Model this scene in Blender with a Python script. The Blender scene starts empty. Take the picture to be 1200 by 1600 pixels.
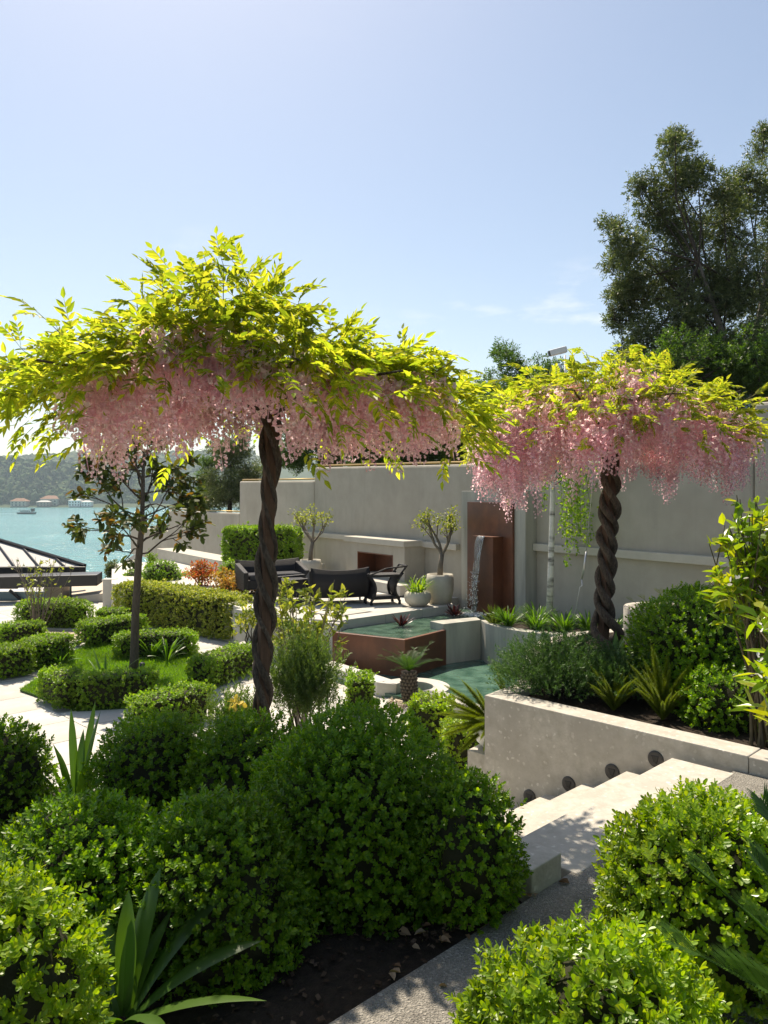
import bpy, math, random
import numpy as np
from mathutils import Vector, Matrix
R = np.random.default_rng(7)
random.seed(7)
scene = bpy.context.scene
COL = scene.collection

# ------------------------------------------------------------------ camera, sky, sun, exposure
cam_d = bpy.data.cameras.new('camera'); cam = bpy.data.objects.new('camera', cam_d); COL.objects.link(cam)
cam.location = (0, 0, 1.6); cam.rotation_euler = (math.radians(90), 0, 0)
cam_d.sensor_fit = 'HORIZONTAL'; cam_d.sensor_width = 36; cam_d.lens = 36
cam_d.shift_y = -25 / 1200
cam_d.clip_start = 0.05; cam_d.clip_end = 9000
scene.camera = cam
SUN_AZ, SUN_EL = math.radians(-20), math.radians(58)      # azimuth from +Y, negative = left
sdir = Vector((math.sin(SUN_AZ) * math.cos(SUN_EL), math.cos(SUN_AZ) * math.cos(SUN_EL), math.sin(SUN_EL)))
world = bpy.data.worlds.new('World'); scene.world = world; world.use_nodes = True
wt = world.node_tree; wt.nodes.clear()
def wn(t, **k):
    n = wt.nodes.new(t)
    for a, b in k.items(): setattr(n, a, b)
    return n
wl = wt.links.new
w_out = wn('ShaderNodeOutputWorld'); w_bg = wn('ShaderNodeBackground')
sky = wn('ShaderNodeTexSky', sky_type='NISHITA', sun_disc=False)
sky.sun_elevation = SUN_EL; sky.sun_rotation = SUN_AZ
sky.altitude = 0; sky.air_density = 1.0; sky.dust_density = 1.0; sky.ozone_density = 0.8
w_bg.inputs['Strength'].default_value = 0.090
# thin fair-weather cloud wisps, by direction on the sky
tc = wn('ShaderNodeTexCoord'); sep = wn('ShaderNodeSeparateXYZ'); wl(tc.outputs['Generated'], sep.inputs[0])
addz = wn('ShaderNodeMath', operation='ADD'); addz.inputs[1].default_value = 0.06; wl(sep.outputs['Z'], addz.inputs[0])
dx = wn('ShaderNodeMath', operation='DIVIDE'); wl(sep.outputs['X'], dx.inputs[0]); wl(addz.outputs[0], dx.inputs[1])
dy = wn('ShaderNodeMath', operation='DIVIDE'); wl(sep.outputs['Y'], dy.inputs[0]); wl(addz.outputs[0], dy.inputs[1])
cmb = wn('ShaderNodeCombineXYZ'); wl(dx.outputs[0], cmb.inputs[0]); wl(dy.outputs[0], cmb.inputs[1])
cn1 = wn('ShaderNodeTexNoise'); cn1.inputs['Scale'].default_value = 1.15; cn1.inputs['Detail'].default_value = 6; cn1.inputs['Roughness'].default_value = 0.62
cof = wn('ShaderNodeVectorMath', operation='ADD'); cof.inputs[1].default_value = (11.78, 1.65, 0.0); wl(cmb.outputs[0], cof.inputs[0]); wl(cof.outputs[0], cn1.inputs['Vector'])
cn2 = wn('ShaderNodeTexNoise'); cn2.inputs['Scale'].default_value = 0.33; cn2.inputs['Detail'].default_value = 2
wl(cof.outputs[0], cn2.inputs['Vector'])
cr1 = wn('ShaderNodeMapRange'); cr1.inputs['From Min'].default_value = 0.56; cr1.inputs['From Max'].default_value = 0.74; wl(cn1.outputs['Fac'], cr1.inputs['Value'])
cr2 = wn('ShaderNodeMapRange'); cr2.inputs['From Min'].default_value = 0.47; cr2.inputs['From Max'].default_value = 0.60; wl(cn2.outputs['Fac'], cr2.inputs['Value'])
cm = wn('ShaderNodeMath', operation='MULTIPLY'); wl(cr1.outputs[0], cm.inputs[0]); wl(cr2.outputs[0], cm.inputs[1])
cm2 = wn('ShaderNodeMath', operation='MULTIPLY'); cm2.inputs[1].default_value = 0.7; wl(cm.outputs[0], cm2.inputs[0])
cmix = wn('ShaderNodeMixRGB'); cmix.inputs['Color2'].default_value = (7.5, 7.8, 8.2, 1)
wl(cm2.outputs[0], cmix.inputs['Fac']); wl(sky.outputs[0], cmix.inputs['Color1'])
wl(cmix.outputs[0], w_bg.inputs['Color']); wl(w_bg.outputs[0], w_out.inputs[0])
sun_d = bpy.data.lights.new('sun', 'SUN'); sun_d.energy = 4.5; sun_d.angle = math.radians(0.53); sun_d.color = (1.0, 0.92, 0.80)
sun = bpy.data.objects.new('sun', sun_d); COL.objects.link(sun)
sun.rotation_euler = sdir.to_track_quat('Z', 'Y').to_euler(); sun.location = (-20, 30, 40)
vs = scene.view_settings; vs.view_transform = 'Standard'; vs.look = 'None'; vs.gamma = 1; vs.exposure = 0.78; vs.use_curve_mapping = False
vs.use_white_balance = True; vs.white_balance_temperature = 7050; vs.white_balance_tint = 10
scene.cycles.max_bounces = 8; scene.cycles.diffuse_bounces = 4; scene.cycles.transmission_bounces = 6
scene.cycles.transparent_max_bounces = 8; scene.cycles.volume_bounces = 1
scene.cycles.caustics_reflective = False; scene.cycles.caustics_refractive = False
scene.cycles.use_denoising = True
scene.cycles.sample_clamp_indirect = 6

# ------------------------------------------------------------------ picture helpers used to find real positions
EYE = 1.6
def G(u, v, z):                       # a photo pixel that lies on the level z -> its place on the ground plan
    Y = (EYE - z) * 1200 / (v - 775); return np.array([(u - 600) / 1200 * Y, Y])
def P(u, v, Y):
    return np.array([(u - 600) / 1200 * Y, Y, EYE - (v - 775) / 1200 * Y])

# ------------------------------------------------------------------ objects
def put(o, parent=None):
    COL.objects.link(o)
    if parent is not None:
        o.parent = parent
    return o
def tag(o, label=None, cat=None, group=None, kind=None):
    if label: o['label'] = label
    if cat: o['category'] = cat
    if group: o['group'] = group
    if kind: o['kind'] = kind
    return o
def thing(name, label, cat, group=None, loc=(0, 0, 0)):
    o = bpy.data.objects.new(name, None); o.empty_display_size = 0.1
    put(o); tag(o, label, cat, group); o.location = loc
    return o
def mesh(name, V, F, mat, smooth=False):
    me = bpy.data.meshes.new(name)
    V = np.asarray(V, np.float32).reshape(-1, 3)
    if isinstance(F, np.ndarray): F = [F]
    else:
        by = {}
        out = []
        for f in F:
            if isinstance(f, np.ndarray): out.append(f)
            else: by.setdefault(len(f), []).append(f)
        F = out + [np.array(x) for x in by.values()]
    loops = np.concatenate([f.ravel() for f in F]).astype(np.int32)
    cnt = np.concatenate([np.full(len(f), f.shape[1], np.int32) for f in F])
    me.vertices.add(len(V)); me.vertices.foreach_set('co', V.ravel())
    me.loops.add(len(loops)); me.loops.foreach_set('vertex_index', loops)
    me.polygons.add(len(cnt)); me.polygons.foreach_set('loop_start', np.concatenate([[0], np.cumsum(cnt)[:-1]]).astype(np.int32))
    me.polygons.foreach_set('use_smooth', np.full(len(cnt), bool(smooth)))
    me.update(calc_edges=True)
    if mat is not None: me.materials.append(mat)
    return me
def obj(name, V, F, mat, parent=None, smooth=False, bevel=0, kind=None):
    o = bpy.data.objects.new(name, mesh(name, V, F, mat, smooth)); put(o, parent)
    if parent is not None and any(parent.location): o.matrix_parent_inverse = Matrix.Translation(-parent.location)
    if bevel:
        m = o.modifiers.new('bevel', 'BEVEL'); m.width = bevel; m.segments = 2; m.limit_method = 'ANGLE'; m.angle_limit = math.radians(40)
    if kind: o['kind'] = kind
    return o
class MB:
    def __init__(s): s.v = []; s.f = []
    def add(s, V, F):
        n = len(s.v); s.v += [tuple(p) for p in V]; s.f += [tuple(i + n for i in f) for f in F]; return s
    def box(s, c, size, rz=0, M=None):
        hx, hy, hz = (k / 2 for k in size)
        V = [(x, y, z) for x in (-hx, hx) for y in (-hy, hy) for z in (-hz, hz)]
        F = [(0, 1, 3, 2), (4, 6, 7, 5), (0, 4, 5, 1), (2, 3, 7, 6), (0, 2, 6, 4), (1, 5, 7, 3)]
        if M is None: M = Matrix.Rotation(rz, 3, 'Z')
        V = [tuple((M @ Vector(p)) + Vector(c)) for p in V]
        return s.add(V, F)
    def prism(s, poly, z0, z1):
        poly = [tuple(p[:2]) for p in poly]
        a = sum(poly[i][0] * poly[(i + 1) % len(poly)][1] - poly[(i + 1) % len(poly)][0] * poly[i][1] for i in range(len(poly)))
        if a < 0: poly = poly[::-1]
        n = len(poly)
        zz0 = z0 if hasattr(z0, '__len__') else [z0] * n; zz1 = z1 if hasattr(z1, '__len__') else [z1] * n
        if a < 0: zz0 = list(zz0)[::-1]; zz1 = list(zz1)[::-1]
        V = [(p[0], p[1], z) for p, z in zip(poly, zz0)] + [(p[0], p[1], z) for p, z in zip(poly, zz1)]
        F = [tuple(range(n - 1, -1, -1)), tuple(range(n, 2 * n))] + [(i, (i + 1) % n, n + (i + 1) % n, n + i) for i in range(n)]
        return s.add(V, F)
    def tube(s, pts, rad, n=6, cap=True):
        pts = [Vector(p) for p in pts]; m = len(pts)
        if not hasattr(rad, '__len__'): rad = [rad] * m
        V = []; F = []; prev = None
        for i, p in enumerate(pts):
            t = (pts[min(i + 1, m - 1)] - pts[max(i - 1, 0)])
            if t.length < 1e-9: t = Vector((0, 0, 1))
            t.normalize()
            if prev is None: a = t.orthogonal().normalized()
            else:
                a = prev - t * prev.dot(t)
                a = a.normalized() if a.length > 1e-6 else t.orthogonal().normalized()
            prev = a; b = t.cross(a)
            for k in range(n):
                th = 2 * math.pi * k / n
                V.append(tuple(p + (a * math.cos(th) + b * math.sin(th)) * rad[i]))
        for i in range(m - 1):
            for k in range(n):
                F.append((i * n + k, i * n + (k + 1) % n, (i + 1) * n + (k + 1) % n, (i + 1) * n + k))
        if cap: F += [tuple(range(n - 1, -1, -1)), tuple(range((m - 1) * n, m * n))]
        return s.add(V, F)
    def lathe(s, prof, n=24, c=(0, 0, 0)):
        V = []; F = []; m = len(prof)
        for r, z in prof:
            for k in range(n):
                th = 2 * math.pi * k / n; V.append((c[0] + r * math.cos(th), c[1] + r * math.sin(th), c[2] + z))
        for i in range(m - 1):
            for k in range(n): F.append((i * n + k, i * n + (k + 1) % n, (i + 1) * n + (k + 1) % n, (i + 1) * n + k))
        F += [tuple(range(n - 1, -1, -1)), tuple(range((m - 1) * n, m * n))]
        return s.add(V, F)
    def build(s, name, mat, parent=None, smooth=False, bevel=0, kind=None):
        return obj(name, s.v, s.f, mat, parent, smooth, bevel, kind)

# ------------------------------------------------------------------ materials
MATS = {}
def nodes(name):
    m = bpy.data.materials.new(name); m.use_nodes = True; t = m.node_tree; t.nodes.clear(); MATS[name] = m
    def N(ty, **k):
        n = t.nodes.new(ty)
        for a, b in k.items(): setattr(n, a, b)
        return n
    return m, t, N, t.links.new
def c4(c): return (c[0], c[1], c[2], 1)
def surf(name, c1, c2=None, scale=6, rough=0.8, bump=0.0, bscale=40, spec=0.3, c3=None, s3=1.2, metallic=0, stretch=None, voro=None, streak=None, orand=False):
    """diffuse stone / render / timber: two tones broken up by noise, a third large-scale tone, fine relief"""
    m, t, N, L = nodes(name)
    out = N('ShaderNodeOutputMaterial'); b = N('ShaderNodeBsdfPrincipled'); L(b.outputs[0], out.inputs[0])
    b.inputs['Roughness'].default_value = rough; b.inputs['Specular IOR Level'].default_value = spec; b.inputs['Metallic'].default_value = metallic
    co = N('ShaderNodeTexCoord'); vec = co.outputs['Object']
    if stretch:
        mp = N('ShaderNodeMapping'); mp.inputs['Scale'].default_value = stretch; L(vec, mp.inputs[0]); vec = mp.outputs[0]
    n1 = N('ShaderNodeTexNoise'); n1.inputs['Scale'].default_value = scale; n1.inputs['Detail'].default_value = 8; n1.inputs['Roughness'].default_value = 0.62; L(vec, n1.inputs['Vector'])
    r1 = N('ShaderNodeMapRange'); r1.inputs['From Min'].default_value = 0.33; r1.inputs['From Max'].default_value = 0.68; L(n1.outputs['Fac'], r1.inputs[0])
    mx = N('ShaderNodeMixRGB'); mx.inputs[1].default_value = c4(c1); mx.inputs[2].default_value = c4(c2 or c1); L(r1.outputs[0], mx.inputs[0])
    col = mx.outputs[0]
    if c3:
        n3 = N('ShaderNodeTexNoise'); n3.inputs['Scale'].default_value = s3; n3.inputs['Detail'].default_value = 4; L(vec, n3.inputs['Vector'])
        r3 = N('ShaderNodeMapRange'); r3.inputs['From Min'].default_value = 0.48; r3.inputs['From Max'].default_value = 0.75; L(n3.outputs['Fac'], r3.inputs[0])
        m3 = N('ShaderNodeMixRGB'); m3.inputs[2].default_value = c4(c3); L(col, m3.inputs[1]); L(r3.outputs[0], m3.inputs[0]); col = m3.outputs[0]
    if streak:
        mq = N('ShaderNodeMapping'); mq.inputs['Scale'].default_value = (5, 5, .35); L(co.outputs['Object'], mq.inputs[0])
        nq = N('ShaderNodeTexNoise'); nq.inputs['Scale'].default_value = 1.3; nq.inputs['Detail'].default_value = 6; nq.inputs['Roughness'].default_value = .6; L(mq.outputs[0], nq.inputs['Vector'])
        rq = N('ShaderNodeMapRange'); rq.inputs['From Min'].default_value = .50; rq.inputs['From Max'].default_value = .82; rq.inputs['To Max'].default_value = .40; L(nq.outputs['Fac'], rq.inputs[0])
        mk = N('ShaderNodeMixRGB'); mk.inputs[2].default_value = c4(streak); L(col, mk.inputs[1]); L(rq.outputs[0], mk.inputs[0]); col = mk.outputs[0]
    h = n1.outputs['Fac']
    if voro:
        vs_, vc, lo, hi = voro
        v = N('ShaderNodeTexVoronoi'); v.inputs['Scale'].default_value = vs_; L(co.outputs['Object'], v.inputs['Vector'])
        rv = N('ShaderNodeMapRange'); rv.inputs['From Min'].default_value = lo; rv.inputs['From Max'].default_value = hi; rv.inputs['To Min'].default_value = 1; rv.inputs['To Max'].default_value = 0
        L(v.outputs['Color'], rv.inputs[0])
        mv = N('ShaderNodeMixRGB'); mv.inputs[2].default_value = c4(vc); L(col, mv.inputs[1]); L(rv.outputs[0], mv.inputs[0]); col = mv.outputs[0]
        h = v.outputs['Distance']
    if orand:
        oi = N('ShaderNodeObjectInfo'); ro_ = N('ShaderNodeMapRange'); ro_.inputs['To Min'].default_value = .86; ro_.inputs['To Max'].default_value = 1.06; L(oi.outputs['Random'], ro_.inputs[0])
        ho = N('ShaderNodeHueSaturation'); L(col, ho.inputs['Color']); L(ro_.outputs[0], ho.inputs['Value']); col = ho.outputs[0]
    L(col, b.inputs['Base Color'])
    if bump:
        n2 = N('ShaderNodeTexNoise'); n2.inputs['Scale'].default_value = bscale; n2.inputs['Detail'].default_value = 5; L(co.outputs['Object'], n2.inputs['Vector'])
        ad = N('ShaderNodeMath', operation='ADD'); L(n2.outputs['Fac'], ad.inputs[0]); L(h, ad.inputs[1])
        bp = N('ShaderNodeBump'); bp.inputs['Strength'].default_value = bump; bp.inputs['Distance'].default_value = 0.01; L(ad.outputs[0], bp.inputs['Height']); L(bp.outputs[0], b.inputs['Normal'])
    return m
def leafmat(name, cols, trans=None, fac=0.4, rough=0.42, spec=0.5, tint=None, nscale=2.0):
    """leaf: colour varied leaf by leaf, light shining through the blade"""
    m, t, N, L = nodes(name)
    out = N('ShaderNodeOutputMaterial'); b = N('ShaderNodeBsdfPrincipled'); tr = N('ShaderNodeBsdfTranslucent'); ms = N('ShaderNodeMixShader')
    ge = N('ShaderNodeNewGeometry'); oi = N('ShaderNodeObjectInfo')
    ad = N('ShaderNodeMath', operation='ADD'); L(ge.outputs['Random Per Island'], ad.inputs[0]); L(oi.outputs['Random'], ad.inputs[1])
    fr = N('ShaderNodeMath', operation='FRACT'); L(ad.outputs[0], fr.inputs[0])
    rp = N('ShaderNodeValToRGB'); rp.color_ramp.interpolation = 'LINEAR'
    el = rp.color_ramp.elements
    while len(el) < len(cols): el.new(0.5)
    for i, c in enumerate(cols): el[i].position = i / max(1, len(cols) - 1); el[i].color = c4(c)
    L(fr.outputs[0], rp.inputs[0])
    co = N('ShaderNodeTexCoord'); nz = N('ShaderNodeTexNoise'); nz.inputs['Scale'].default_value = nscale; nz.inputs['Detail'].default_value = 3; L(co.outputs['Object'], nz.inputs['Vector'])
    hs = N('ShaderNodeHueSaturation'); rr = N('ShaderNodeMapRange'); rr.inputs['From Min'].default_value = 0.3; rr.inputs['From Max'].default_value = 0.7; rr.inputs['To Min'].default_value = 0.7; rr.inputs['To Max'].default_value = 1.3
    L(nz.outputs['Fac'], rr.inputs[0]); L(rr.outputs[0], hs.inputs['Value']); L(rp.outputs[0], hs.inputs['Color'])
    L(hs.outputs[0], b.inputs['Base Color']); b.inputs['Roughness'].default_value = rough; b.inputs['Specular IOR Level'].default_value = spec
    tm = N('ShaderNodeMixRGB', blend_type='MULTIPLY'); tm.inputs[0].default_value = 1; L(hs.outputs[0], tm.inputs[1]); tm.inputs[2].default_value = c4(trans or (4.0, 4.2, 1.2))
    L(tm.outputs[0], tr.inputs['Color']); ms.inputs[0].default_value = fac
    L(b.outputs[0], ms.inputs[1]); L(tr.outputs[0], ms.inputs[2]); L(ms.outputs[0], out.inputs[0])
    return m
def simple(name, c, rough=0.5, spec=0.5, metallic=0, emit=None):
    m, t, N, L = nodes(name)
    out = N('ShaderNodeOutputMaterial'); b = N('ShaderNodeBsdfPrincipled'); L(b.outputs[0], out.inputs[0])
    b.inputs['Base Color'].default_value = c4(c); b.inputs['Roughness'].default_value = rough; b.inputs['Specular IOR Level'].default_value = spec; b.inputs['Metallic'].default_value = metallic
    return m
def watermat(name, c1, c2, scale, bump, rough=0.05, dist=0.05, nscale=0.01, stretch=(1, 1, 1), spec=0.5, cscale=(1, 1, 1)):
    m, t, N, L = nodes(name)
    out = N('ShaderNodeOutputMaterial'); b = N('ShaderNodeBsdfPrincipled'); L(b.outputs[0], out.inputs[0])
    co = N('ShaderNodeTexCoord')
    mc = N('ShaderNodeMapping'); mc.inputs['Scale'].default_value = cscale; L(co.outputs['Object'], mc.inputs[0])
    nz = N('ShaderNodeTexNoise'); nz.inputs['Scale'].default_value = nscale; nz.inputs['Detail'].default_value = 5; L(mc.outputs[0], nz.inputs['Vector'])
    r = N('ShaderNodeMapRange'); r.inputs['From Min'].default_value = 0.38; r.inputs['From Max'].default_value = 0.64; L(nz.outputs['Fac'], r.inputs[0])
    mx = N('ShaderNodeMixRGB'); mx.inputs[1].default_value = c4(c1); mx.inputs[2].default_value = c4(c2); L(r.outputs[0], mx.inputs[0]); L(mx.outputs[0], b.inputs['Base Color'])
    b.inputs['Roughness'].default_value = rough; b.inputs['IOR'].default_value = 1.33; b.inputs['Specular IOR Level'].default_value = spec
    mp = N('ShaderNodeMapping'); mp.inputs['Scale'].default_value = stretch; L(co.outputs['Object'], mp.inputs[0])
    n2 = N('ShaderNodeTexNoise'); n2.inputs['Scale'].default_value = scale; n2.inputs['Detail'].default_value = 4; n2.inputs['Distortion'].default_value = 0.6; L(mp.outputs[0], n2.inputs['Vector'])
    bp = N('ShaderNodeBump'); bp.inputs['Strength'].default_value = bump; bp.inputs['Distance'].default_value = dist; L(n2.outputs['Fac'], bp.inputs['Height']); L(bp.outputs[0], b.inputs['Normal'])
    return m

m_lime = surf('limestone', (0.39, 0.36, 0.305), (0.54, 0.51, 0.45), scale=13, rough=0.62, bump=0.12, bscale=60, c3=(0.40, 0.37, 0.32), s3=2.5, voro=(60, (0.64, 0.61, 0.55), 0.06, 0.17), streak=(0.33, 0.305, 0.255))
m_limepale = surf('pale_paving', (0.48, 0.46, 0.41), (0.56, 0.54, 0.49), scale=5, rough=0.7, bump=0.1, bscale=70, c3=(0.42, 0.395, 0.34), s3=0.9, orand=True)
m_conc = surf('board_concrete', (0.36, 0.35, 0.30), (0.47, 0.455, 0.395), scale=2.2, rough=0.8, bump=0.15, bscale=45, c3=(0.28, 0.28, 0.25), s3=2.0, stretch=(3, 3, 0.35), streak=(0.24, 0.235, 0.20))
m_wall = surf('wall_render', (0.375, 0.345, 0.285), (0.43, 0.40, 0.335), scale=2.5, rough=0.9, bump=0.25, bscale=70, c3=(0.32, 0.295, 0.24), s3=0.7, streak=(0.30, 0.285, 0.24))
m_ledge = surf('ledge_stone', (0.44, 0.415, 0.35), (0.51, 0.48, 0.41), scale=4, rough=0.8, bump=0.15, bscale=50)
m_corten = surf('corten_steel', (0.105, 0.034, 0.016), (0.19, 0.066, 0.030), scale=3, rough=0.42, bump=0.08, bscale=80, c3=(0.075, 0.027, 0.016), s3=1.4, spec=0.5, streak=(0.055, 0.024, 0.016))
m_agg = surf('exposed_aggregate', (0.20, 0.185, 0.16), (0.33, 0.31, 0.27), scale=90, rough=0.85, bump=0.9, bscale=160, c3=(0.17, 0.155, 0.135), s3=6, voro=(150, (0.42, 0.39, 0.34), 0.1, 0.35))
m_soil = surf('soil', (0.016, 0.011, 0.007), (0.035, 0.024, 0.015), scale=25, rough=0.95, bump=1.0, bscale=60)
m_bark_w = surf('wisteria_bark', (0.060, 0.045, 0.034), (0.16, 0.13, 0.10), scale=34, rough=0.9, bump=1.2, bscale=90, c3=(0.04, 0.03, 0.022), s3=8, stretch=(3, 3, 0.6))
m_post = surf('post_timber', (0.085, 0.050, 0.032), (0.12, 0.072, 0.045), scale=14, rough=0.8, bump=0.5, bscale=60, stretch=(6, 6, 0.4))
m_bark = surf('grey_bark', (0.13, 0.11, 0.085), (0.21, 0.18, 0.145), scale=22, rough=0.9, bump=0.8, bscale=60, stretch=(2, 2, 0.6))
m_bark_m = surf('magnolia_bark', (0.075, 0.06, 0.045), (0.13, 0.105, 0.08), scale=22, rough=0.9, bump=0.8, bscale=60, stretch=(2, 2, 0.6))
m_bark_d = surf('dark_bark', (0.05, 0.04, 0.03), (0.085, 0.068, 0.052), scale=22, rough=0.9, bump=0.6, bscale=60)
m_birch = surf('birch_bark', (0.62, 0.60, 0.54), (0.70, 0.68, 0.62), scale=6, rough=0.7, bump=0.2, bscale=40, c3=(0.10, 0.09, 0.08), s3=5, stretch=(0.7, 0.7, 2.6))
m_pot = surf('pot_stone', (0.42, 0.39, 0.32), (0.50, 0.47, 0.39), scale=7, rough=0.8, bump=0.25, bscale=60, c3=(0.36, 0.33, 0.26), s3=2.5)
m_wicker = surf('dark_wicker', (0.010, 0.009, 0.010), (0.02, 0.018, 0.02), scale=120, rough=0.55, bump=0.9, bscale=150, spec=0.4)
m_cush = surf('grey_cushion', (0.045, 0.045, 0.05), (0.06, 0.06, 0.066), scale=60, rough=0.9, bump=0.3, bscale=200)
m_black = simple('black_metal', (0.012, 0.012, 0.013), 0.4)
m_dgrey = simple('fixture_bronze', (0.045, 0.042, 0.040), 0.45)
m_gold = simple('brass_pipe', (0.42, 0.28, 0.09), 0.4, metallic=0.6)
m_glass = simple('pale_glass', (0.30, 0.42, 0.46), 0.06, 0.8)
m_roofg = surf('roof_membrane', (0.36, 0.35, 0.33), (0.42, 0.41, 0.39), scale=1.5, rough=0.6)
m_beige = surf('beige_wall', (0.36, 0.30, 0.23), (0.42, 0.35, 0.27), scale=2, rough=0.9)
m_gravel = surf('gravel_bed', (0.36, 0.29, 0.21), (0.55, 0.47, 0.36), scale=40, rough=0.9, bump=1.0, bscale=50, voro=(28, (0.25, 0.19, 0.13), 0.1, 0.5))
m_tile = surf('terracotta_roof', (0.24, 0.12, 0.07), (0.32, 0.17, 0.10), scale=0.4, rough=0.9)
m_house = surf('house_paint', (0.36, 0.33, 0.27), (0.44, 0.40, 0.33), scale=0.2, rough=0.9)
m_house2 = surf('house_dark', (0.24, 0.17, 0.13), (0.30, 0.22, 0.17), scale=0.2, rough=0.9)
m_white = simple('white_paint', (0.75, 0.75, 0.73), 0.5)
m_green_b = surf('pale_green_render', (0.30, 0.42, 0.38), (0.34, 0.46, 0.42), scale=1, rough=0.8)
m_win = simple('window_glass', (0.03, 0.04, 0.05), 0.1, 0.8)
m_steel = simple('galvanised_wire', (0.5, 0.5, 0.5), 0.35, metallic=0.9)
m_sea = watermat('sea_water', (0.065, 0.225, 0.235), (0.105, 0.30, 0.30), 0.22, 1.0, rough=0.16, dist=1.2, nscale=0.012, stretch=(1, 1.6, 1), cscale=(0.5, 2, 1))
m_pool = watermat('pool_water', (0.035, 0.075, 0.050), (0.085, 0.15, 0.105), 7.0, 0.5, rough=0.03, dist=0.05, nscale=4.5)
m_pool2 = watermat('basin_water', (0.040, 0.095, 0.068), (0.095, 0.18, 0.135), 5.0, 0.35, rough=0.03, dist=0.05, nscale=3.5)
# foliage
BOX = [(0.06, 0.145, 0.007), (0.09, 0.195, 0.009), (0.13, 0.245, 0.011), (0.19, 0.30, 0.015)]
l_box = leafmat('boxwood_leaf', BOX, trans=(2.6, 2.4, 0.7), fac=0.36, rough=0.40, spec=0.45)
l_boxy = leafmat('boxwood_leaf_young', [(0.11, 0.21, 0.010), (0.15, 0.26, 0.012), (0.19, 0.295, 0.016), (0.24, 0.31, 0.02)], trans=(2.6, 2.4, 0.8), fac=0.38, rough=0.36, spec=0.6)
l_hedge = leafmat('hedge_leaf', [(0.08, 0.165, 0.010), (0.115, 0.215, 0.012), (0.155, 0.26, 0.016), (0.25, 0.33, 0.03)], trans=(2.6, 2.6, 0.8), fac=0.34, rough=0.45)
l_vari = leafmat('variegated_leaf', [(0.10, 0.17, 0.012), (0.18, 0.24, 0.02), (0.31, 0.34, 0.04), (0.42, 0.42, 0.10)], trans=(2.0, 1.9, 0.8), fac=0.36, rough=0.5)
l_wis = leafmat('wisteria_leaf', [(0.13, 0.205, 0.018), (0.20, 0.265, 0.024), (0.27, 0.31, 0.034), (0.35, 0.355, 0.05)], trans=(2.3, 2.15, 1.0), fac=0.64, rough=0.5, spec=0.4)
l_flow = leafmat('wisteria_petal', [(0.76, 0.58, 0.63), (0.80, 0.68, 0.70), (0.72, 0.50, 0.57), (0.84, 0.78, 0.77)], trans=(1.22, 1.15, 1.15), fac=0.66, rough=0.7, spec=0.2)
l_flow2 = leafmat('wisteria_petal_deep', [(0.78, 0.56, 0.61), (0.82, 0.68, 0.70), (0.74, 0.50, 0.56), (0.86, 0.79, 0.77)], trans=(1.18, 1.08, 1.1), fac=0.62, rough=0.7, spec=0.2)
l_mag = leafmat('magnolia_leaf', [(0.025, 0.045, 0.010), (0.04, 0.065, 0.013), (0.06, 0.085, 0.018), (0.085, 0.105, 0.02), (0.05, 0.08, 0.015), (0.06, 0.085, 0.015), (0.20, 0.10, 0.02)], trans=(2.4, 2.2, 0.7), fac=0.3, rough=0.5, spec=0.35)
l_tree = leafmat('evergreen_leaf', [(0.045, 0.07, 0.022), (0.07, 0.10, 0.03), (0.11, 0.14, 0.044), (0.18, 0.20, 0.075)], trans=(1.8, 1.9, 0.9), fac=0.3, rough=0.4, spec=0.6)
l_btree = leafmat('broadleaf', [(0.03, 0.07, 0.012), (0.045, 0.10, 0.015), (0.065, 0.13, 0.018), (0.10, 0.165, 0.02)], trans=(2.4, 2.4, 0.8), fac=0.35, rough=0.5)
l_lime = leafmat('lime_leaf', [(0.10, 0.155, 0.018), (0.15, 0.20, 0.025), (0.21, 0.25, 0.04), (0.28, 0.30, 0.07)], trans=(2.2, 2.0, 0.8), fac=0.42, rough=0.45)
l_citrus = leafmat('citrus_leaf', [(0.09, 0.18, 0.012), (0.13, 0.23, 0.015), (0.19, 0.28, 0.018), (0.30, 0.30, 0.02)], trans=(2.5, 2.3, 0.7), fac=0.4, rough=0.32, spec=0.6)
l_strap = leafmat('strap_leaf', [(0.05, 0.12, 0.014), (0.07, 0.15, 0.018), (0.09, 0.18, 0.02)], trans=(2.8, 2.8, 0.8), fac=0.3, rough=0.38, spec=0.55)
l_rose = leafmat('rosemary_leaf', [(0.035, 0.085, 0.022), (0.05, 0.115, 0.028), (0.075, 0.15, 0.035)], trans=(2.2, 2.2, 1.0), fac=0.25, rough=0.55)
l_rosel = leafmat('rosemary_leaf_light', [(0.06, 0.115, 0.025), (0.085, 0.15, 0.03), (0.12, 0.18, 0.045)], trans=(2.4, 2.3, 1.0), fac=0.35, rough=0.55)
l_fox = leafmat('foxtail_leaf', [(0.11, 0.17, 0.012), (0.15, 0.21, 0.015), (0.20, 0.25, 0.02)], trans=(2.3, 2.2, 0.7), fac=0.4, rough=0.5)
l_cyc = leafmat('cycad_leaf', [(0.022, 0.062, 0.008), (0.032, 0.08, 0.010), (0.048, 0.105, 0.012)], trans=(2.8, 3.0, 0.6), fac=0.25, rough=0.5, spec=0.22)
l_red = leafmat('red_leaf', [(0.34, 0.06, 0.025), (0.42, 0.11, 0.03), (0.40, 0.19, 0.03), (0.16, 0.16, 0.03)], trans=(1.8, 1.6, 1.0), fac=0.4, rough=0.5)
l_orange = leafmat('orange_leaf', [(0.40, 0.20, 0.03), (0.44, 0.27, 0.05), (0.30, 0.28, 0.05), (0.45, 0.16, 0.04)], trans=(1.7, 1.6, 1.0), fac=0.4, rough=0.5)
l_brom = leafmat('bromeliad_leaf', [(0.035, 0.010, 0.010), (0.06, 0.015, 0.014)], trans=(2, 1.2, 1.0), fac=0.2, rough=0.35)
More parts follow.
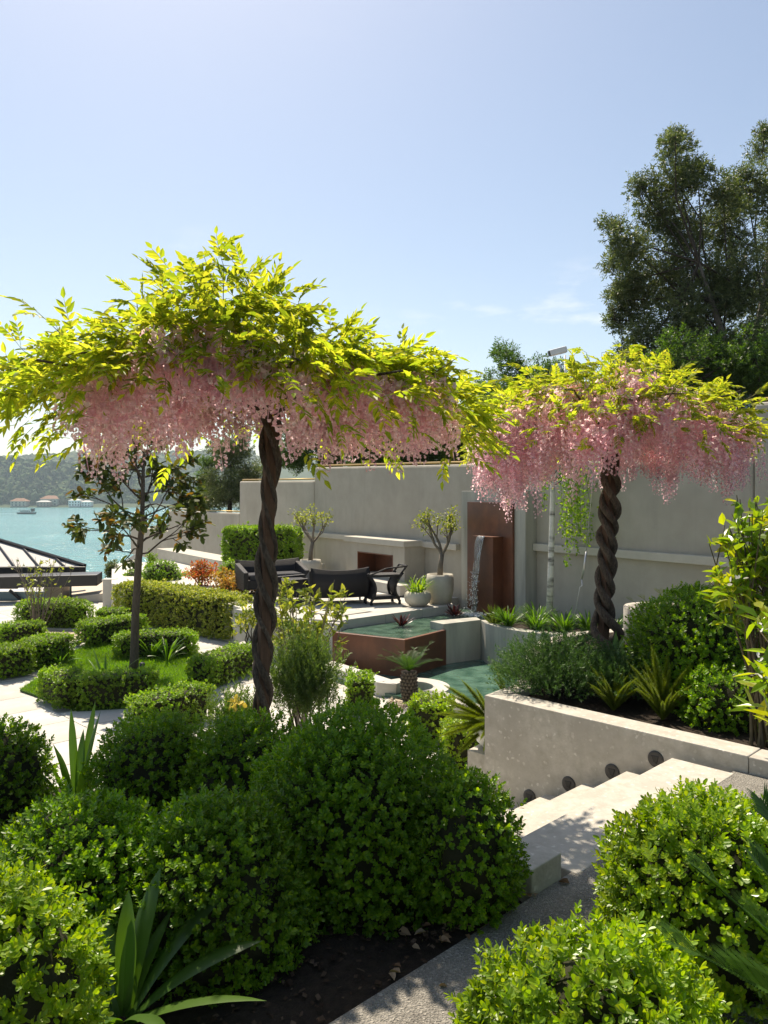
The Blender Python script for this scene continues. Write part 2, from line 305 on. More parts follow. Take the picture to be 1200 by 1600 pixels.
l_white = leafmat('white_petal', [(0.75, 0.74, 0.68), (0.8, 0.79, 0.74)], trans=(1, 1, 0.9), fac=0.3, rough=0.6)
l_yellow = leafmat('yellow_petal', [(0.65, 0.50, 0.06), (0.7, 0.6, 0.12)], trans=(1, 1, 0.9), fac=0.3, rough=0.6)
l_grass = leafmat('grass_blade', [(0.075, 0.185, 0.010), (0.11, 0.235, 0.012), (0.15, 0.28, 0.016)], trans=(2.4, 2.2, 0.6), fac=0.35, rough=0.5)
l_far = leafmat('far_wood', [(0.030, 0.050, 0.020), (0.045, 0.072, 0.026), (0.065, 0.095, 0.032), (0.09, 0.11, 0.04)], trans=(1, 1, 1), fac=0.0, rough=0.9, spec=0.1, nscale=0.02)
l_fard = leafmat('far_conifer', [(0.018, 0.032, 0.018), (0.028, 0.045, 0.022)], trans=(1, 1, 1), fac=0.0, rough=0.9, spec=0.1, nscale=0.02)
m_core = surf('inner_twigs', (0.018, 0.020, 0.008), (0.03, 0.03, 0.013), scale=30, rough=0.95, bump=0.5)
m_stem = surf('green_stem', (0.10, 0.085, 0.045), (0.15, 0.12, 0.07), scale=20, rough=0.8)
m_turf = surf('turf_ground', (0.035, 0.075, 0.010), (0.05, 0.10, 0.014), scale=20, rough=0.95, bump=0.5)

# ------------------------------------------------------------------ leaf templates: base at the origin, blade along +Y, face +Z
def leaf_t(w=0.28, fold=0.12, droop=0.0, kind=0):
    if kind == 0:      # round-shouldered blade, folded on its rib
        f_ = fold * w * 2
        V = [(0, 0, 0), (-.62 * w, .18, f_ * .6), (-w, .52, f_ - droop * .3), (-.70 * w, .86, f_ * .7 - droop * .75), (0, 1, -droop), (.70 * w, .86, f_ * .7 - droop * .75), (w, .52, f_ - droop * .3), (.62 * w, .18, f_ * .6)]
        return np.array(V, float), np.array([(0, 7, 6, 5, 4), (0, 4, 3, 2, 1)])
    else:              # pointed blade
        V = [(0, 0, 0), (-w, .30, fold * w * 2), (-.72 * w, .66, fold * w * 2 - droop * .45), (0, 1, -droop), (.72 * w, .66, fold * w * 2 - droop * .45), (w, .30, fold * w * 2)]
    return np.array(V, float), np.array([(0, 5, 4, 3), (0, 3, 2, 1)])
def nrm(a): return a / np.maximum(np.linalg.norm(a, axis=-1, keepdims=True), 1e-9)
def frames(D, up, roll=None):
    Y = nrm(D); X = np.cross(Y, up); bad = np.linalg.norm(X, axis=1) < 1e-3; X[bad] = (1, 0, 0); X = nrm(X); Z = np.cross(X, Y)
    if roll is not None:
        c, s = np.cos(roll)[:, None], np.sin(roll)[:, None]; X, Z = X * c + Z * s, Z * c - X * s
    return X, Y, Z
def stamp(T, pos, X, Y, Z, size, wid=None):
    tv, tf = T; n = len(pos); size = np.broadcast_to(size, (n,))[:, None, None]
    V = pos[:, None, :] + size * (tv[None, :, 0:1] * X[:, None, :] + tv[None, :, 1:2] * Y[:, None, :] + tv[None, :, 2:3] * Z[:, None, :])
    tfl = tf if isinstance(tf, list) else [tf]
    off = (np.arange(n) * len(tv))[:, None, None]
    return V.reshape(-1, 3), [(f[None] + off).reshape(-1, f.shape[1]) for f in tfl]
def join(parts):
    V = []; F = []; n = 0
    for v, f in parts:
        V.append(v); F += [k + n for k in (f if isinstance(f, list) else [f])]; n += len(v)
    return np.concatenate(V), F
def rdir(n): return nrm(R.normal(size=(n, 3)))
def sprig(nl=9, length=1.6, w=0.30, spread=1.0, kind=0, top=True):
    """a shoot of paired leaves along +Y (leaf length = 1)"""
    P_, D_, U_, S_ = [], [], [], []
    k = nl // 2
    for i in range(k):
        y = length * (i + .3) / k * 0.75; a = (i % 2) * math.pi / 2 + R.uniform(-.3, .3)
        for s in (0, math.pi):
            th = a + s; o = np.array([math.cos(th), 0, math.sin(th)])
            up_ = 0.55 + 0.5 * i / k
            P_.append((0, y, 0)); D_.append(o * spread + np.array([0, up_, 0]) + R.normal(size=3) * .15); U_.append(np.array([0, 1, 0]) - .3 * o); S_.append(R.uniform(.75, 1.1) * (1 - .25 * i / k))
    if top:
        P_.append((0, length * .75, 0)); D_.append((R.normal() * .2, 1, R.normal() * .2)); U_.append((0, 0, 1)); S_.append(.75)
    X, Y, Z = frames(np.array(D_), np.array(U_, float))
    return stamp(leaf_t(w, .12, R.uniform(0, .12), kind), np.array(P_, float), X, Y, Z, np.array(S_))
SPR = [sprig(9, 1.9, .29, .85) for _ in range(5)]
SPR_H = [sprig(7, 1.3, .34) for _ in range(3)]
SPR_T = [sprig(7, 2.0, .20, kind=1) for _ in range(3)]
LF_P = leaf_t(.26, .12, .10, 1); LF_R = leaf_t(.34, .1, .05, 0)

# ------------------------------------------------------------------ shrubs: foliage on rounded boxes / balls
def blob_points(segs, dens, p_lo=-0.85):
    """segs: (centre, half sizes, exponent, turn). points on the outer skin with their outward direction"""
    PP, NN = [], []
    for c, h, p, rz in segs:
        h = np.array(h, float); a = 4 * (h[0] * h[1] + h[1] * h[2] + h[0] * h[2]) * (1.6 if p > 3 else 1.25)
        n = int(a * dens); ax = np.array([h[1] * h[2], h[0] * h[2], h[0] * h[1]]); ax = ax / ax.sum()
        k = R.choice(3, n, p=ax); q = R.uniform(-1, 1, (n, 3)); q[np.arange(n), k] = R.choice([-1, 1], n)
        if p < 3: q = rdir(n)
        r = (np.abs(q) ** p).sum(1) ** (1 / p); q = q / r[:, None]
        q = q[q[:, 2] > p_lo]
        nn = np.sign(q) * np.abs(q) ** (p - 1) / h; nn = nrm(nn)
        ph = R.uniform(0, 6.28, 6); lump = (np.sin(q[:, 0] * 5 + ph[0]) * np.sin(q[:, 1] * 6 + ph[1]) + np.sin(q[:, 2] * 7 + ph[2] + q[:, 0] * 4) * .7 + .6 * np.sin(q[:, 0] * 13 + ph[3]) * np.sin(q[:, 1] * 12 + ph[4] + q[:, 2] * 9))
        x = q * h * (1 + (0.030 if p < 3 else 0.025) * lump)[:, None]
        cs, sn = math.cos(rz), math.sin(rz); M = np.array([[cs, -sn, 0], [sn, cs, 0], [0, 0, 1]])
        x = x @ M.T + np.array(c); nn = nn @ M.T
        PP.append(x); NN.append(nn)
    keep = []
    for i, x in enumerate(PP):
        ok = np.ones(len(x), bool)
        for j, (c, h, p, rz) in enumerate(segs):
            if j == i: continue
            cs, sn = math.cos(-rz), math.sin(-rz); M = np.array([[cs, -sn, 0], [sn, cs, 0], [0, 0, 1]])
            q = np.abs((x - np.array(c)) @ M.T) / np.array(h); ok &= (q ** p).sum(1) > 0.86
        keep.append(ok)
    return np.concatenate([x[k] for x, k in zip(PP, keep)]), np.concatenate([x[k] for x, k in zip(NN, keep)])
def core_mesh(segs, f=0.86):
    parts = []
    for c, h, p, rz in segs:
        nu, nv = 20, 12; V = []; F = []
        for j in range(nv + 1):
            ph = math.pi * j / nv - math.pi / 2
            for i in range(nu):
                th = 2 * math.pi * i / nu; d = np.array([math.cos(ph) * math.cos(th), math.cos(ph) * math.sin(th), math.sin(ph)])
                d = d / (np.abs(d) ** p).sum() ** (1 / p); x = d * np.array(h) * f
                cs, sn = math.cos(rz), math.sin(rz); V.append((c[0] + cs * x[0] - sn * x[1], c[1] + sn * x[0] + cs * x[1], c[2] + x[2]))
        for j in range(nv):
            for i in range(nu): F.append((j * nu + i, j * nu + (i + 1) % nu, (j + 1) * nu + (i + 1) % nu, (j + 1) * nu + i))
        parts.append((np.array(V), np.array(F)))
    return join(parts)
def shrub(name, label, cat, segs, base, leaf=0.02, dens=900, mat=None, group=None, T=None, up=0.45, jit=0.35, depth=0.17, stem=True, core=0.74, wild=0.03):
    t = thing(name, label, cat, group, (base[0], base[1], base[2]))
    T = T or SPR
    X, N = blob_points(segs, dens)
    n = len(X); d = N + np.array([0, 0, up]) + R.normal(size=(n, 3)) * jit
    hm = min(min(s[1]) for s in segs)
    X = X - N * (R.random(n) ** 1.6 * depth * 1.0)[:, None] - N * leaf
    out = R.random(n) < wild; X[out] += N[out] * leaf * R.uniform(.8, 2.2, out.sum())[:, None]
    k = R.integers(0, len(T), n); parts = []
    Xa, Ya, Za = frames(d, rdir(n)); sz = leaf * R.uniform(.7, 1.2, n)
    for i in range(len(T)):
        s = k == i
        if s.any(): parts.append(stamp(T[i], X[s], Xa[s], Ya[s], Za[s], sz[s]))
    V, F = join(parts); obj('foliage', V, F, mat, t, kind='stuff')
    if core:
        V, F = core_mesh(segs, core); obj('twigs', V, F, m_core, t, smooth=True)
    if stem:
        b = MB(); c = segs[0][0]
        b.tube([(base[0], base[1], base[2] - .05), (c[0], c[1], c[2])], [.022, .015], 6); b.build('stem', m_bark_d, t, True)
    return t
def ball(name, label, c, r, base_z, leaf=0.02, dens=900, mat=None, group=None, **k):
    h = r if hasattr(r, '__len__') else (r, r, r)
    return shrub(name, label, 'shrub', [(c, h, 2, 0)], (c[0], c[1], base_z), leaf, dens, mat or l_box, group, **k)

# ------------------------------------------------------------------ branching trees
def grow(p, d, L, r, depth, segs, tips, bend=0.25, kids=(2, 4), ang=0.7, upb=0.15, shrink=0.68):
    pts = [p.copy()]; n = 4; dd = d.copy()
    for i in range(n):
        dd = dd + R.normal(size=3) * bend * .5 + np.array([0, 0, upb * .4]); dd = dd / np.linalg.norm(dd); pts.append(pts[-1] + dd * L / n)
    segs.append((pts, r, r * .62))
    if depth == 0: tips.append((pts[-1], dd, pts)); return
    for _ in range(R.integers(*kids)):
        i = R.integers(2, n + 1); a = R.normal(size=3); a = a - dd * a.dot(dd); a = a / np.linalg.norm(a)
        nd = dd * math.cos(ang) + a * math.sin(ang); nd[2] += upb; nd = nd / np.linalg.norm(nd)
        grow(pts[i], nd, L * shrink * R.uniform(.8, 1.15), r * .58, depth - 1, segs, tips, bend, kids, ang, upb, shrink)
    grow(pts[-1], dd, L * shrink, r * .6, depth - 1, segs, tips, bend, kids, ang, upb, shrink)
def limbs_mesh(segs, n=5, rmin=0.004):
    b = MB()
    for pts, r0, r1 in segs:
        m = len(pts); b.tube(pts, [max(rmin, r0 + (r1 - r0) * i / (m - 1)) for i in range(m)], n if r0 > .02 else 4, cap=False)
    return b
def leaf_cloud(C, rad, n, size, T, up=0.2, shell=0.5):
    """leaves spread through ellipsoid clumps C (k,3) of radius rad"""
    C = np.asarray(C, float); k = R.integers(0, len(C), n); d = rdir(n); rr = R.random(n) ** shell
    X = C[k] + d * (rr[:, None] * np.broadcast_to(rad, (len(C), 3))[k])
    D = d * .6 + rdir(n) * .8 + np.array([0, 0, up])
    T = T if isinstance(T, list) else [T]; kk = R.integers(0, len(T), n); parts = []
    Xa, Ya, Za = frames(D, rdir(n) + np.array([0, 0, 1.2])); sz = size * R.uniform(.7, 1.25, n)
    for i in range(len(T)):
        s = kk == i
        if s.any(): parts.append(stamp(T[i], X[s], Xa[s], Ya[s], Za[s], sz[s]))
    return join(parts)
# ================================================================== THE PLACE
T = -1.25            # lower terrace
PAT = -0.5           # patio by the fireplace
e1 = np.array([.714, .70]); e2 = np.array([-.70, .714])
def v2(p, z): return (float(p[0]), float(p[1]), float(z))
# ---- sea, shore terrain
b = MB(); b.add([(-6000, 30, -13.4), (5000, 30, -13.4), (5000, 7000, -13.4), (-6000, 7000, -13.4)], [(0, 1, 2, 3)])
tag(b.build('sea', m_sea), 'turquoise strait with small glinting waves', kind='structure')
b = MB(); b.prism([(-40, 38), (-14, 45), (60, 60), (80, -30), (-60, -30), (-60, 30)], -14, -3.6)
tag(b.build('shore_terrain', m_soil), kind='structure')
b = MB(); b.prism([(-30, 20), (-30, 46), (8, 46), (8, 20)], -3.59, -3.5)
tag(b.build('quay_deck', m_limepale), kind='structure')
# ---- lower terrace
b = MB(); b.prism([(-16, 1), (-16, 21.2), (-7.6, 21.2), (-7.4, 30), (9, 30), (9, 1)], -3.4, T - .02)
terr = tag(b.build('lower_terrace', m_limepale), kind='structure')
slabm = {}
def slabs(parent, region, z, step, th, mat, jz=0.0015):
    gap = .012; hw = (step - gap) / 2
    bb = MB(); bb.box((0, 0, 0), (2 * hw, 2 * hw, th)); me = mesh('slab', bb.v, bb.f, mat)
    n = 0
    for i in range(-60, 60):
        for j in range(-60, 60):
            c = e1 * (i * step) + e2 * (j * step + (i % 2) * step * .5) + np.array([0, 12.])
            if region(c[0], c[1]):
                o = bpy.data.objects.new('slab', me); put(o, parent); o.location = (c[0], c[1], z - th / 2 + R.uniform(-jz, jz)); o.rotation_euler = (0, 0, math.atan2(e1[1], e1[0])); n += 1
    return n
def in_view(x, y, z, m=60):
    if y < 1: return False
    u = 600 + x / y * 1200; v = 775 + (EYE - z) / y * 1200
    return -m < u < 1200 + m and v < 1600 + m
LAWN = [G(31, 1079, T), G(75, 1094, T), G(121, 1112, T), G(255, 1104, T), G(330, 1060, T), G(300, 1018, T), G(165, 1000, T), G(110, 1020, T), G(95, 1035, T)]
def inside(poly, x, y):
    c = False; n = len(poly)
    for i in range(n):
        x1, y1 = poly[i][:2]; x2, y2 = poly[(i + 1) % n][:2]
        if (y1 > y) != (y2 > y) and x < (x2 - x1) * (y - y1) / (y2 - y1) + x1: c = not c
    return c
slabs(terr, lambda x, y: in_view(x, y, T) and 7.2 < y < 20.4 and -11 < x < 1.6 and (x < 0.5 or y < 11.2) and not inside(LAWN, x, y), T, 0.8, .02, m_limepale)
# ---- upper ground by the camera
def bedz(x, y):
    d = max(0, y - 3.2); return -0.0 - (0.25 * d if x < 2 else 0)
nx, ny = 44, 44; V = []; F = []
for j in range(ny + 1):
    for i in range(nx + 1):
        x = -4.2 + 4.4 * i / nx * (1 if True else 0); y = -1 + 7.4 * j / ny
        lim = .59 + (y - 3.06) * (e2[0] / e2[1]) if y > 3.06 else .59 + (y - 3.06) * (.72 / .70)
        x = -4.2 + (lim - .005 + 4.2) * i / nx
        V.append((x, y, bedz(x, y) - .012 + .025 * math.sin(x * 9 + y * 5) * math.sin(y * 11 - x * 4)))
for j in range(ny):
    for i in range(nx):
        a = j * (nx + 1) + i; F.append((a, a + 1, a + nx + 2, a + nx + 1))
bed = tag(obj('planting_bed', V, F, m_soil, smooth=True), kind='structure')
n = 5200; X = np.column_stack([R.uniform(-2.6, .55, n), R.uniform(1.2, 3.6, n)])
lim = np.where(X[:, 1] > 3.06, .59 + (X[:, 1] - 3.06) * (e2[0] / e2[1]), .59 + (X[:, 1] - 3.06) * (.72 / .70)); X = X[X[:, 0] < lim - .03]; n = len(X)
D = rdir(n); D[:, 2] *= .35; Xa, Ya, Za = frames(D, rdir(n) * .5 + np.array([0, 0, 1.]))
Vv, Ff = stamp((np.array([(-.35, 0, 0), (.35, 0, 0), (.28, 1, 0), (-.3, .9, 0), (-.3, .1, .14), (.3, .1, .14), (.2, .9, .14), (-.22, .8, .14)]), np.array([(4, 5, 6, 7), (0, 1, 5, 4), (1, 2, 6, 5), (2, 3, 7, 6), (3, 0, 4, 7)])), np.column_stack([X, [bedz(a, c_) + .004 for a, c_ in X]]), Xa, Ya, Za, R.uniform(.008, .026, n))
m_chip = leafmat('bark_chip', [(0.02, 0.012, 0.008), (0.05, 0.03, 0.018), (0.06, 0.038, 0.024), (0.11, 0.075, 0.05)], fac=0.0, rough=0.9, spec=0.2)
tag(obj('bark_mulch', Vv, Ff, m_chip), 'dark bark chips strewn over the soil beside the path', 'mulch', kind='stuff')
n = 70; X = np.column_stack([R.uniform(.05, .62, n), R.uniform(2.55, 3.15, n), np.full(n, .006)]); X = X[X[:, 0] < .60 + (X[:, 1] - 3.06) * 1.03]; n = len(X)
X2 = np.column_stack([R.uniform(.0, 1.2, 26), R.uniform(2.3, 3.6, 26), np.full(26, .006)]); X = np.vstack([X, X2]); n = len(X)
Vv, Ff = stamp(leaf_t(.36, .3, .1, 1), X, *frames(np.column_stack([R.normal(size=(n, 2)), R.normal(size=n) * .12]), np.tile([0, 0, 1.], (n, 1)) + R.normal(size=(n, 3)) * .3), R.uniform(.02, .05, n))
tag(obj('dry_leaves', Vv, Ff, leafmat('dry_leaf', [(0.16, 0.09, 0.05), (0.26, 0.16, 0.09), (0.36, 0.26, 0.17)], fac=.1, rough=.8, spec=.2)), 'dry fallen leaves beside the corner block and on the path', 'leaf litter', kind='stuff')
pe = np.array([.717, .697]); pp = np.array([.697, -.717]); p0 = np.array([-.17, 2.33])
b = MB(); b.prism([p0 - pe * 4.5, p0 + pe * 4.9, p0 + pe * 4.9 + pp * 1.3, p0 - pe * 4.5 + pp * 1.3], -.25, 0.0)
tag(b.build('path', m_agg, bevel=.004), kind='structure')
b = MB(); b.prism([p0 - pe * 4.5 + pp * 1.302, p0 + pe * 7 + pp * 1.302, (9, 8), (9, -3), (0, -3)], -.25, -.015)
tag(b.build('side_bed', m_soil), kind='structure')

# ---- stairs
s0 = np.array([.755, 3.31]); Lw = 1.68; ang_e1 = math.atan2(e1[1], e1[0])
st = thing('stone_stairs', 'pale limestone steps leading down beside the boxwoods to the lower terrace', 'stairs', loc=v2(s0, -.155))
for k in range(9):
    d0 = (-.09 if k == 0 else .27 + (k - 1) * .30); d1 = .27 + k * .30; z = -.155 * k + (.003 if k == 0 else 0)
    a = s0 + e2 * d0 + (e2 * -.03 if k else 0); c = s0 + e2 * (d1 + .012)
    bb = MB(); bb.prism([a, a + e1 * Lw, c + e1 * Lw, c], z - .05, z); bb.build('tread', m_lime, st, bevel=.005)
    a2 = s0 + e2 * d0; c2 = s0 + e2 * (d1 - .004)
    bb = MB(); bb.prism([a2 + e1 * .002, a2 + e1 * (Lw - .002), c2 + e1 * (Lw - .002), c2 + e1 * .002], max(T - .1, z - .7), z - .052); bb.build('riser', m_lime, st)
# cheek block beside the top step
q0 = np.array([.59, 3.065])
t = thing('cheek_block', 'low grey limestone block at the path corner of the stairs', 'stone block', loc=v2(q0, 0))
bb = MB(); bb.prism([q0, q0 + e1 * .215, q0 + e1 * .215 + e2 * 1.5, q0 + e2 * 1.5], -.3, .107); bb.build('stone', m_lime, t, bevel=.005)
# ---- stair planter wall with step lights
A = np.array([.757, 5.79]); Bp = np.array([2.10, 4.43]); wd = (Bp - A) / np.linalg.norm(Bp - A); wnrm = np.array([wd[1], -wd[0]])  # to camera side
WT = .10
if wnrm[1] > 0: wnrm = -wnrm
pl = thing('stair_planter', 'long limestone planter wall with four round lights above the stairs', 'planter', loc=v2(A, T))
outer = [A, A + np.array([.30, .36]), np.array([1.28, 7.0]), np.array([1.40, 7.5]), np.array([1.62, 8.0]), np.array([2.0, 8.45]), np.array([2.7, 8.75]), np.array([3.6, 8.6])]
def offs(poly, d):
    out = []
    for i, p in enumerate(poly):
        a = poly[max(i - 1, 0)]; c = poly[min(i + 1, len(poly) - 1)]; tt = np.array(c) - np.array(a); tt = tt / np.linalg.norm(tt); out.append(np.array(p) + np.array([tt[1], -tt[0]]) * d)
    return out
th = .20
Ai = A - wnrm * th + wd * .14; Bi = Bp - wnrm * th
bb = MB(); bb.prism([A, Bp, Bi, Ai], T - .05, WT); bb.build('wall', m_lime, pl, bevel=.006)
seg = outer[1:]; inn = offs(seg, .18)
bb = MB(); bb.prism([A + np.array([.002, .003]), Ai - wd * .01 + np.array([.05, .05]), inn[0], seg[0]], T - .05, WT - .002); bb.build('wall', m_lime, pl, bevel=.006)
bb = MB()
bb.prism(seg + inn[::-1], T - .05, WT - .004)
bb.build('curved_wall', m_lime, pl, bevel=.006)
bb = MB(); bb.prism([Ai, Bi, np.array([3.2, 3.9]), np.array([9, 4.2]), np.array([7.6, 7.2]), np.array([4.4, 9.6]), np.array([3.6, 8.5])] + inn[1:-1][::-1] + [inn[0]], -.3, .05)
bb.build('soil', m_soil, pl)
bb = MB(); bb.prism([Bp + wd * .004, Bp + wd * 1.4, Bp + wd * 1.4 - wnrm * .2, Bi + wd * .004], -.3, WT - .003); bb.build('wall_end', m_lime, pl, bevel=.006)
for (u, v) in ((1025, 1186), (957, 1206), (889, 1225), (828, 1245)):
    k = (u - 600) / 1200; s = (k * A[1] - A[0]) / (wd[0] - k * wd[1]); pt = A + wd * s; z = EYE - (v - 775) / 1200 * pt[1]
    Mx = Matrix.Translation((pt[0] + wnrm[0] * .004, pt[1] + wnrm[1] * .004, z)) @ Matrix(((wd[0], 0, wnrm[0], 0), (wd[1], 0, wnrm[1], 0), (0, 1, 0, 0), (0, 0, 0, 1)))
    def tr(bb): bb.v = [tuple(Mx @ Vector(p)) for p in bb.v]; return bb
    bb = MB(); bb.lathe([(.052, -.004), (.052, .003), (.047, .006), (.036, .006)], 28); o = tr(bb).build('step_light', m_dgrey, pl, True)
    bb = MB(); bb.add([(-.030, .020, .0065), (.024, .026, .0065), (.010, -.028, .0065), (-.014, -.022, .0065), (-.026, .018, .010), (.022, .023, .010), (.009, -.024, .010), (-.012, -.019, .010)], [(4, 5, 6, 7), (0, 1, 5, 4), (1, 2, 6, 5), (2, 3, 7, 6), (3, 0, 4, 7)])
    o2 = tr(bb).build('light_hood', m_black, o)
# small low block and bowl left of the planter corner
lb = G(742, 1172, -.42)
t = thing('side_block', 'small pale limestone block left of the stair planter corner', 'stone block', loc=(.70, 6.05, T))
bb = MB(); bb.prism([A + np.array([-.10, .26]), A + np.array([.08, .10]), A + np.array([.33, .42]), A + np.array([.15, .58])], T, -.40); bb.build('stone', m_lime, t, bevel=.005)

# ---- boundary wall
W0 = np.array([2.79, 14.07]); w = np.array([-.54, .84]); wn_ = np.array([-.84, -.54])
def sW(u, off=0):
    o = W0 + wn_ * off; k = (u - 600) / 1200; return (o[0] - k * o[1]) / (-w[0] + k * w[1])
def Wp(s, off=0): return W0 + w * s + wn_ * off
bw = thing('boundary_wall', 'tall grey rendered garden wall stepping down towards the sea', 'wall', loc=v2(W0, T))
def wseg(s0_, s1_, z0, z1a, z1b, name='wall_section', mat=None, off=0, thick=.3, bevel=.05):
    a, c = Wp(s0_, off), Wp(s1_, off); a2, c2 = Wp(s0_, off - thick), Wp(s1_, off - thick)
    bb = MB(); bb.prism([a, c, c2, a2], z0, [z1a, z1b, z1b, z1a]); return bb.build(name, mat or m_wall, bw, bevel=bevel)
sA, sB, sC, sD = sW(1177), sW(491), sW(374), sW(262)
secs = [(-8.5, sA, 2.80, 2.88), (sA + .003, sB, 2.12, 2.40), (sB + .003, sC, 2.03, 2.10), (sC + .003, sD, 1.02, 0.98)]
for a, c, z1, z2 in secs:
    wseg(a, c, T, z1, z2)
    q = Wp(a + .08, -.12), Wp(c - .02, -.12)
    bb = MB(); bb.tube([(q[0][0], q[0][1], z1 - .02), (q[0][0], q[0][1], z1 + .05), (q[1][0], q[1][1], z2 + .05), (q[1][0], q[1][1], z2 - .02)], .022, 8); bb.build('pipe', m_gold, bw, True)
bb = MB(); a = Wp(sD + .003); c = Wp(sD + 6); bb.prism([a, c, c - wn_ * .3, a - wn_ * .3], T, .1); bb.build('wall_section', m_wall, bw, bevel=.03)
# projecting ledge (string course)
LZ1, LZ2 = .735, .60
wseg(-8.5, -.02, LZ1 - .13, LZ1, LZ1, 'ledge', m_ledge, off=.11, thick=.109, bevel=.008)
sF0, sF1 = sW(655, .0), sW(539, .0)
wseg(2.25, sB + 1.2, LZ2 - .13, LZ2, LZ2, 'ledge', m_ledge, off=.10, thick=.099, bevel=.008)
# ---- fireplace
fo = .55
f1, f0 = sW(541, fo), sW(632, fo)
fp = thing('fireplace', 'grey outdoor fireplace with projecting stone mantel on the garden wall', 'fireplace', loc=v2(Wp((f0 + f1) / 2, fo), PAT))
FZ = .60; o0, o1 = sW(614, fo), sW(558.5, fo); oz0, oz1 = PAT + .28, .28
def fseg(s0_, s1_, z0, z1, off, thick, name, mat, bevel=.006):
    a, c, c2, a2 = Wp(s0_, off), Wp(s1_, off), Wp(s1_, off - thick), Wp(s0_, off - thick)
    bb = MB(); bb.prism([a, c, c2, a2], z0, z1); return bb.build(name, mat, fp, bevel=bevel)
fseg(f0, o0, PAT, FZ - .11, fo, fo - .002, 'breast', m_wall); fseg(o1, f1, PAT, FZ - .11, fo, fo - .002, 'breast', m_wall)
fseg(o0 + .002, o1 - .002, oz1, FZ - .112, fo - .001, fo - .003, 'breast', m_wall); fseg(o0 + .002, o1 - .002, PAT, oz0, fo - .001, fo - .003, 'hearth', m_wall)
fseg(f0 - .04, f1 + .04, FZ - .108, FZ + .02, fo + .05, fo + .048, 'mantel', m_ledge)
fseg(o0 + .002, o1 - .002, oz0, oz1, .06, .03, 'fireback', m_corten)
for a_, c_ in ((o0, o0 + .03), (o1 - .03, o1)): fseg(a_ + .001, c_ - .001, oz0, oz1, fo + .006, fo - .05, 'steel_jamb', m_corten)
fseg(o0 + .03, o1 - .03, oz1 - .025, oz1, fo + .006, fo - .05, 'steel_lintel', m_corten)
fseg(o0 - .9, f1, PAT + .003, PAT + .22, fo + .42, .40, 'bench_step', m_limepale)
# ---- fountain: pilaster, rusted panel, spout, falling water
po = .28
p1, p0s = sW(721, po), sW(821, po)
fn = thing('wall_fountain', 'rust brown steel wall fountain pouring water into the upper pool', 'fountain', loc=v2(Wp((p0s + p1) / 2, po), -.64))
def nseg(s0_, s1_, z0, z1, off, thick, name, mat, bevel=.006, parent=None):
    a, c, c2, a2 = Wp(s0_, off), Wp(s1_, off), Wp(s1_, off - thick), Wp(s0_, off - thick)
    bb = MB(); bb.prism([a, c, c2, a2], z0, z1); return bb.build(name, mat, parent or fn, bevel=bevel)
nseg(p0s, p1, T, 1.70, po, po - .002, 'surround', m_conc)
k0, k1 = sW(804, po), sW(733, po)
nseg(k0, k1, -.8, 1.485, po + .05, .052, 'steel_panel', m_corten)
c0, c1 = sW(770, po + .30), sW(744, po + .30)
nseg(c0, c1, -.8, .83, po + .30, .249, 'spout_column', m_corten)
nseg(c0 - .02, c1 + .08, .832, .842, po + .34, .28, 'spout_lip', m_corten, bevel=0)
m_fall, t_, N_, L_ = nodes('falling_water')
_o = N_('ShaderNodeOutputMaterial'); _g = N_('ShaderNodeBsdfPrincipled'); _g.inputs['Base Color'].default_value = (.8, .85, .88, 1); _g.inputs['Roughness'].default_value = .08; _g.inputs['IOR'].default_value = 1.33; _g.inputs['Transmission Weight'].default_value = .92
_c = N_('ShaderNodeTexCoord'); _m = N_('ShaderNodeMapping'); _m.inputs['Scale'].default_value = (9, 9, 2.2); _n = N_('ShaderNodeTexNoise'); _n.inputs['Scale'].default_value = 2.2; _n.inputs['Detail'].default_value = 5
_b = N_('ShaderNodeBump'); _b.inputs['Strength'].default_value = 1; _b.inputs['Distance'].default_value = .06
L_(_c.outputs['Object'], _m.inputs[0]); L_(_m.outputs[0], _n.inputs['Vector']); L_(_n.outputs['Fac'], _b.inputs['Height']); L_(_b.outputs[0], _g.inputs['Normal']); L_(_g.outputs[0], _o.inputs[0])
m_foam = simple('foam', (.55, .58, .58), .35)
V = []; F = []; nz = 40; nw = 9; fc = (c0 + c1) / 2
for i in range(nz + 1):
    q = i / nz; z = .85 - 1.49 * q; out = po + .30 + .06 + .20 * math.sqrt(q) * (1 - .3 * q)
    wdt = (.20 - .09 * q + .02 * math.sin(q * 17)); 
    for sgn in (1, -1):
        for j in range(nw):
            a = (j / (nw - 1) - .5); pt = Wp(fc + .02 + a * wdt + .025 * math.sin(q * 12 + 1) * q + .05 * q, out + sgn * (.012 + .016 * R.random() * (0.3 + q)) * (1 - (2 * a) ** 2 * .6)); V.append((pt[0], pt[1], z))
row = 2 * nw
for i in range(nz):
    ring = list(range(nw)) + [nw + j for j in range(nw - 1, -1, -1)]
    for k in range(row):
        a, c = ring[k], ring[(k + 1) % row]; F.append((i * row + a, i * row + c, (i + 1) * row + c, (i + 1) * row + a))
obj('falling_water', V, F, m_fall, fn, True)
def droplets(n, f):
    bb = MB()
    for _ in range(n):
        c, r = f(); a = rdir(1)[0]
        q = Matrix.Rotation(R.uniform(0, 6), 3, Vector(a)); bb.add([tuple(Vector(c) + q @ Vector(p) * r) for p in ((1, 0, 0), (-1, 0, 0), (0, 1, 0), (0, -1, 0), (0, 0, 1.6), (0, 0, -1.6))], [(0, 2, 4), (2, 1, 4), (1, 3, 4), (3, 0, 4), (2, 0, 5), (1, 2, 5), (3, 1, 5), (0, 3, 5)])
    return bb
